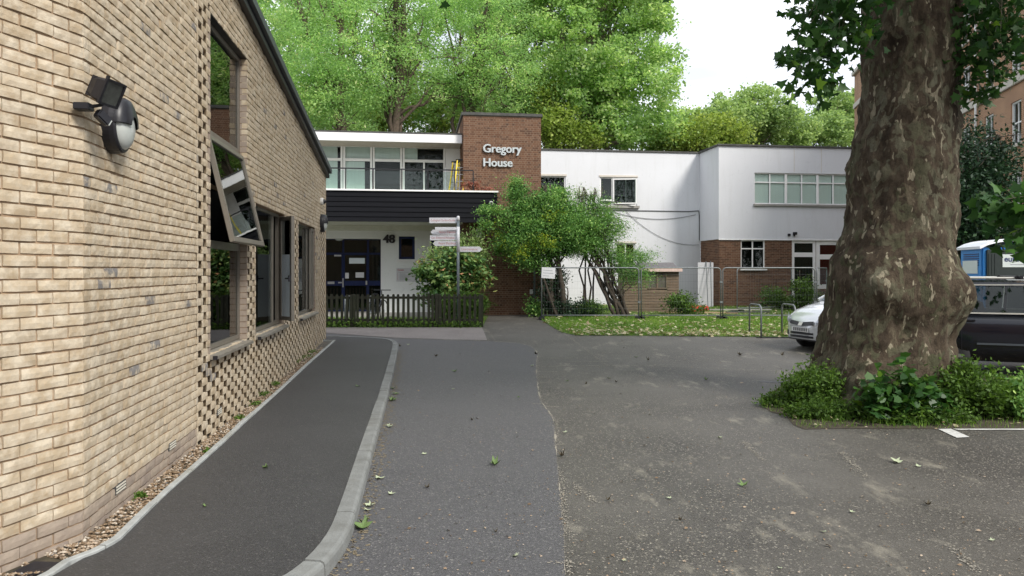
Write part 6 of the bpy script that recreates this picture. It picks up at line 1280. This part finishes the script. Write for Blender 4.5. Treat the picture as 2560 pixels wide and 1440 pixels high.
# silver hatchback, nose towards the cycle rack
hd = Vector((-.955,-.297,0)).normalized(); nose = Vector(((2002-CX)/F*15.75, 15.75, 0)); HL = 2.05
SCR = thing('silver_car', 'silver hatchback parked nose out behind the plane trunk', 'car', (nose.x-hd.x*HL, nose.y-hd.y*HL, gz(15.6)), math.atan2(hd.y, hd.x))
tab = [(-2.05,.62,.34,.80,.92,.5),(-1.95,.76,.26,.9,1.02,.6),(-1.6,.83,.21,.98,1.06,.66),(-.6,.845,.20,.98,1.07,.68),(.6,.845,.20,.96,1.07,.68),(.95,.845,.20,.93,1.06,.68),(1.3,.835,.20,.86,.985,.66),(1.6,.80,.205,.79,.90,.62),(1.8,.72,.215,.72,.815,.56),(1.93,.60,.225,.655,.735,.48),(2.0,.47,.24,.60,.665,.38),(2.05,.28,.28,.52,.58,.22)]
car_body(SCR, tab, 'silver_paint', -2.05, 2.05, 56, ((1.28,.34),(-1.28,.34)))
for x in (1.28,-1.28):
    for s in (-1, 1): wheel(SCR, x, s*.73, .30, s)
def cabin(parent, pts, wb, wt, mat, glassm, pillars):
    """pts: side outline [(x,z)...] bottom-front, top-front, top-rear, bottom-rear"""
    (xa,za),(xb,zb_),(xc,zc),(xd,zd_) = pts; rings = []
    rings = [[(xb-.02,-wt,zb_-.035),(xb,-wt*.6,zb_),(xb,0,zb_+.015),(xb,wt*.6,zb_),(xb-.02,wt,zb_-.035),(xb-.02,wt+.02,zb_-.10),(xb-.02,-wt-.02,zb_-.10)]]
    for f in (.25,.5,.75,1.0): x = xb+(xc-xb)*f; z = zb_+(zc-zb_)*f+.03*math.sin(math.pi*f); rings.append([(x,-wt,z-.035),(x,-wt*.6,z),(x,0,z+.015),(x,wt*.6,z),(x,wt,z-.035),(x,wt+.02,z-.10),(x,-wt-.02,z-.10)])
    MB().loft(rings).build('roof', mat, parent, smooth=False, bevel=0)
    for s in (-1, 1):
        lo = lambda x: (x, s*wb, za+(zd_-za)*(x-xa)/(xd-xa)); hi = lambda x: (x, s*(wt-.005), zb_+(zc-zb_)*min(1,max(0,(x-xb)/(xc-xb)))-.05)
        MB().bar(lo(xa-.02), hi(xb), .05, .06).build('pillar', mat, parent); MB().bar(lo(xd+.02), hi(xc), .06, .12).build('pillar', mat, parent)
        ps = [xa]+list(pillars)+[xd]; pu = [xb]+list(pillars)+[xc]
        for p in pillars: MB().bar(lo(p), hi(p), .05, .085).build('pillar', 'black_plastic', parent)
        for i in range(len(ps)-1):
            g = .045; MB().add([lo(ps[i]-g), lo(ps[i+1]+g), hi(pu[i+1]+g), hi(pu[i]-g)], [(0,1,2,3)]).build('side_window', glassm, parent)
    MB().add([(xa,-wb+.05,za),(xa,wb-.05,za),(xb,wt-.06,zb_-.04),(xb,-wt+.06,zb_-.04)], [(0,1,2,3)]).build('windscreen', glassm, parent); MB().add([(xd,-wb+.05,zd_),(xd,wb-.05,zd_),(xc,wt-.06,zc-.04),(xc,-wt+.06,zc-.04)], [(0,1,2,3)]).build('rear_window', glassm, parent)
cabin(SCR, ((.98,1.06),(.25,1.50),(-1.45,1.47),(-1.95,1.02)), .76, .58, 'silver_paint', 'tint_glass', (-.35,))
# front end details, following the rounded nose
def nose_pt(y, x_in, z): return (HL-.07*(abs(y)/.3)**2*.5-x_in-.14*max(0, abs(y)-.42)*2.2, y, z)
def wrap(parent, name, mat, y0, y1, zf, n=14, off=.012, dx=0.0):
    mb = MB(); rg = []
    for k in range(n+1):
        y = y0+(y1-y0)*k/n; z0, z1 = zf(y)
        def surf(z):                                    # find body surface in front of this (y,z)
            for st in range(0, 130):
                x = HL-st*.01; w, zb, zs, zt, wt = interp(tab, x)
                if z < zt-.01 and z > zb and abs(y) < w*.97: return x
            return .9
        rg.append([(surf(z0)+off+dx,y,z0),(surf((z0+z1)/2)+off+dx,y,(z0+z1)/2),(surf(z1)+off+dx,y,z1)])
    mb.loft(rg, closed=False, caps=False); return mb.build(name, mat, parent, smooth=True)
wrap(SCR, 'grille', 'black_plastic', -.36, .36, lambda y: (.545+.10*abs(y), .625+.10*abs(y)), off=.02)
for s in (-1, 1): wrap(SCR, 'headlamp', 'headlamp', s*.42, s*.70, lambda y: (.60+.14*(abs(y)-.42), .69+.40*(abs(y)-.42)), off=.016); wrap(SCR, 'fog_lamp', 'black_plastic', s*.47, s*.57, lambda y: (.33,.43), off=.015)
for z in (.30,.37): wrap(SCR, 'air_intake', 'black_plastic', -.36, .36, lambda y: (z, z+.045), off=.012)
wrap(SCR, 'number_plate', 'plate', -.26, .26, lambda y: (.425,.525), off=.028)
for k in range(7): 
    y = -.2+k*.065; wrap(SCR, 'plate_character', 'black_plastic', y, y+.035, lambda y: (.44,.51), n=1, off=.032)
wrap(SCR, 'badge', 'trim_chrome', -.06, .06, lambda y: (.555,.625), n=4, off=.035); wrap(SCR, 'lower_valance', 'black_plastic', -.62, .62, lambda y: (.215,.262), off=.012)
for s in (-1, 1): MB().obox((.72,s*.93,1.05), (.06,0,0), (0,.09,0), (0,0,.06)).build('wing_mirror', 'silver_paint', SCR, bevel=.025)
# black estate car
hb = Vector((.925,-.38,0)).normalized(); lf = Vector((-hb.y, hb.x, 0)); P0 = Vector(((2480-CX)/F*12.35, 12.35, 0)); ctr = P0+hb*.78+lf*.92
BC = thing('black_estate_car', 'dark navy estate car with roof rails and chrome window trim beside the plane trunk', 'car', (ctr.x, ctr.y, gz(12.6)), math.atan2(hb.y, hb.x))
tabb = [(-2.42,.70,.42,.90,1.02,.55),(-2.32,.84,.32,.98,1.08,.7),(-1.9,.915,.25,1.02,1.09,.75),(-.8,.93,.24,1.01,1.08,.76),(.8,.93,.24,.98,1.06,.76),(1.0,.93,.24,.96,1.05,.76),(1.5,.915,.25,.88,.98,.72),(2.0,.86,.27,.78,.86,.6),(2.3,.68,.32,.66,.74,.45),(2.42,.42,.38,.56,.62,.3)]
car_body(BC, tabb, 'black_paint', -2.42, 2.42, 60, ((1.42,.37),(-1.4,.37)))
for x in (1.42,-1.4):
    for s in (-1, 1): wheel(BC, x, s*.81, .33, s)
cabin(BC, ((1.05,1.06),(.30,1.585),(-1.95,1.575),(-2.32,1.08)), .875, .70, 'black_paint', 'tint_glass', (-.25,-1.25))
for s in (-1, 1):
    MB().tube([(.1,s*.66,1.60),(.0,s*.66,1.645),(-1.8,s*.66,1.645),(-1.9,s*.66,1.60)], .018, 8).build('roof_rail', 'trim_chrome', BC, smooth=True)
    MB().box(-2.15, .98, s*.90-.012, s*.90+.012, 1.045, 1.068).build('belt_trim', 'trim_chrome', BC); MB().bar((.28,s*.715,1.535),(-1.93,s*.715,1.525),.012,.018).build('roof_trim', 'trim_chrome', BC)
    for x in (-.15,-1.12): MB().obox((x,s*.945,.93), (.10,0,0), (0,.018,0), (0,0,.018)).build('door_handle', 'black_paint', BC, bevel=.01)
    MB().box(-1.0, .95, s*.938-.006, s*.938+.006, .53, .56).build('side_strip', 'coping_metal', BC)
    for x in (-.25,-1.22,.9): MB().box(x-.003, x+.003, s*.9385-.004, s*.9385+.004, .32, 1.0).build('door_gap', 'black_plastic', BC)
MB().tube([(-.35,-.78,1.665),(-.35,.78,1.665)], .020, 10).build('roof_bar', 'black_plastic', BC); 
for s in (-1, 1): MB().obox((-.35,s*.68,1.655), (.06,0,0), (0,.045,0), (0,0,.03)).build('bar_clamp', 'black_plastic', BC, bevel=.012)
for x in (.25,-.75):
    for s in (-1, 1): st = link('seat', None, BC); MB().obox((x-.12,s*.38,.95), (.09,0,.02), (0,.22,0), (-.08,0,.30)).build('backrest', 'sage_seat', st, bevel=.04); MB().obox((x-.22,s*.38,1.34), (.05,0,.01), (0,.12,0), (-.015,0,.08)).build('headrest', 'sage_seat', st, bevel=.03)

# ================================================================ brick building behind the viewer, seen only in the glass and paintwork
OB = thing('opposite_building', 'long brown brick building across the yard, mirrored in the entrance glazing', 'building', (-22, -16.0, 0)); oh = [(3+4*k, 4.6+4*k, z, z+1.5) for k in range(12) for z in (1.0, 4.2)]
wall_holes('wall', 'mansion_brick', OB, 0, 52, -.3, 8.5, 0, oh, -.2)
for a, b, c, d in oh: MB().box(a, b, -.21, -.2, c, d).build('pane', 'dark_room', OB)
MB().box(-.2, 52.2, -6, .15, 8.5, 8.8).build('roof', 'felt_edge', OB)
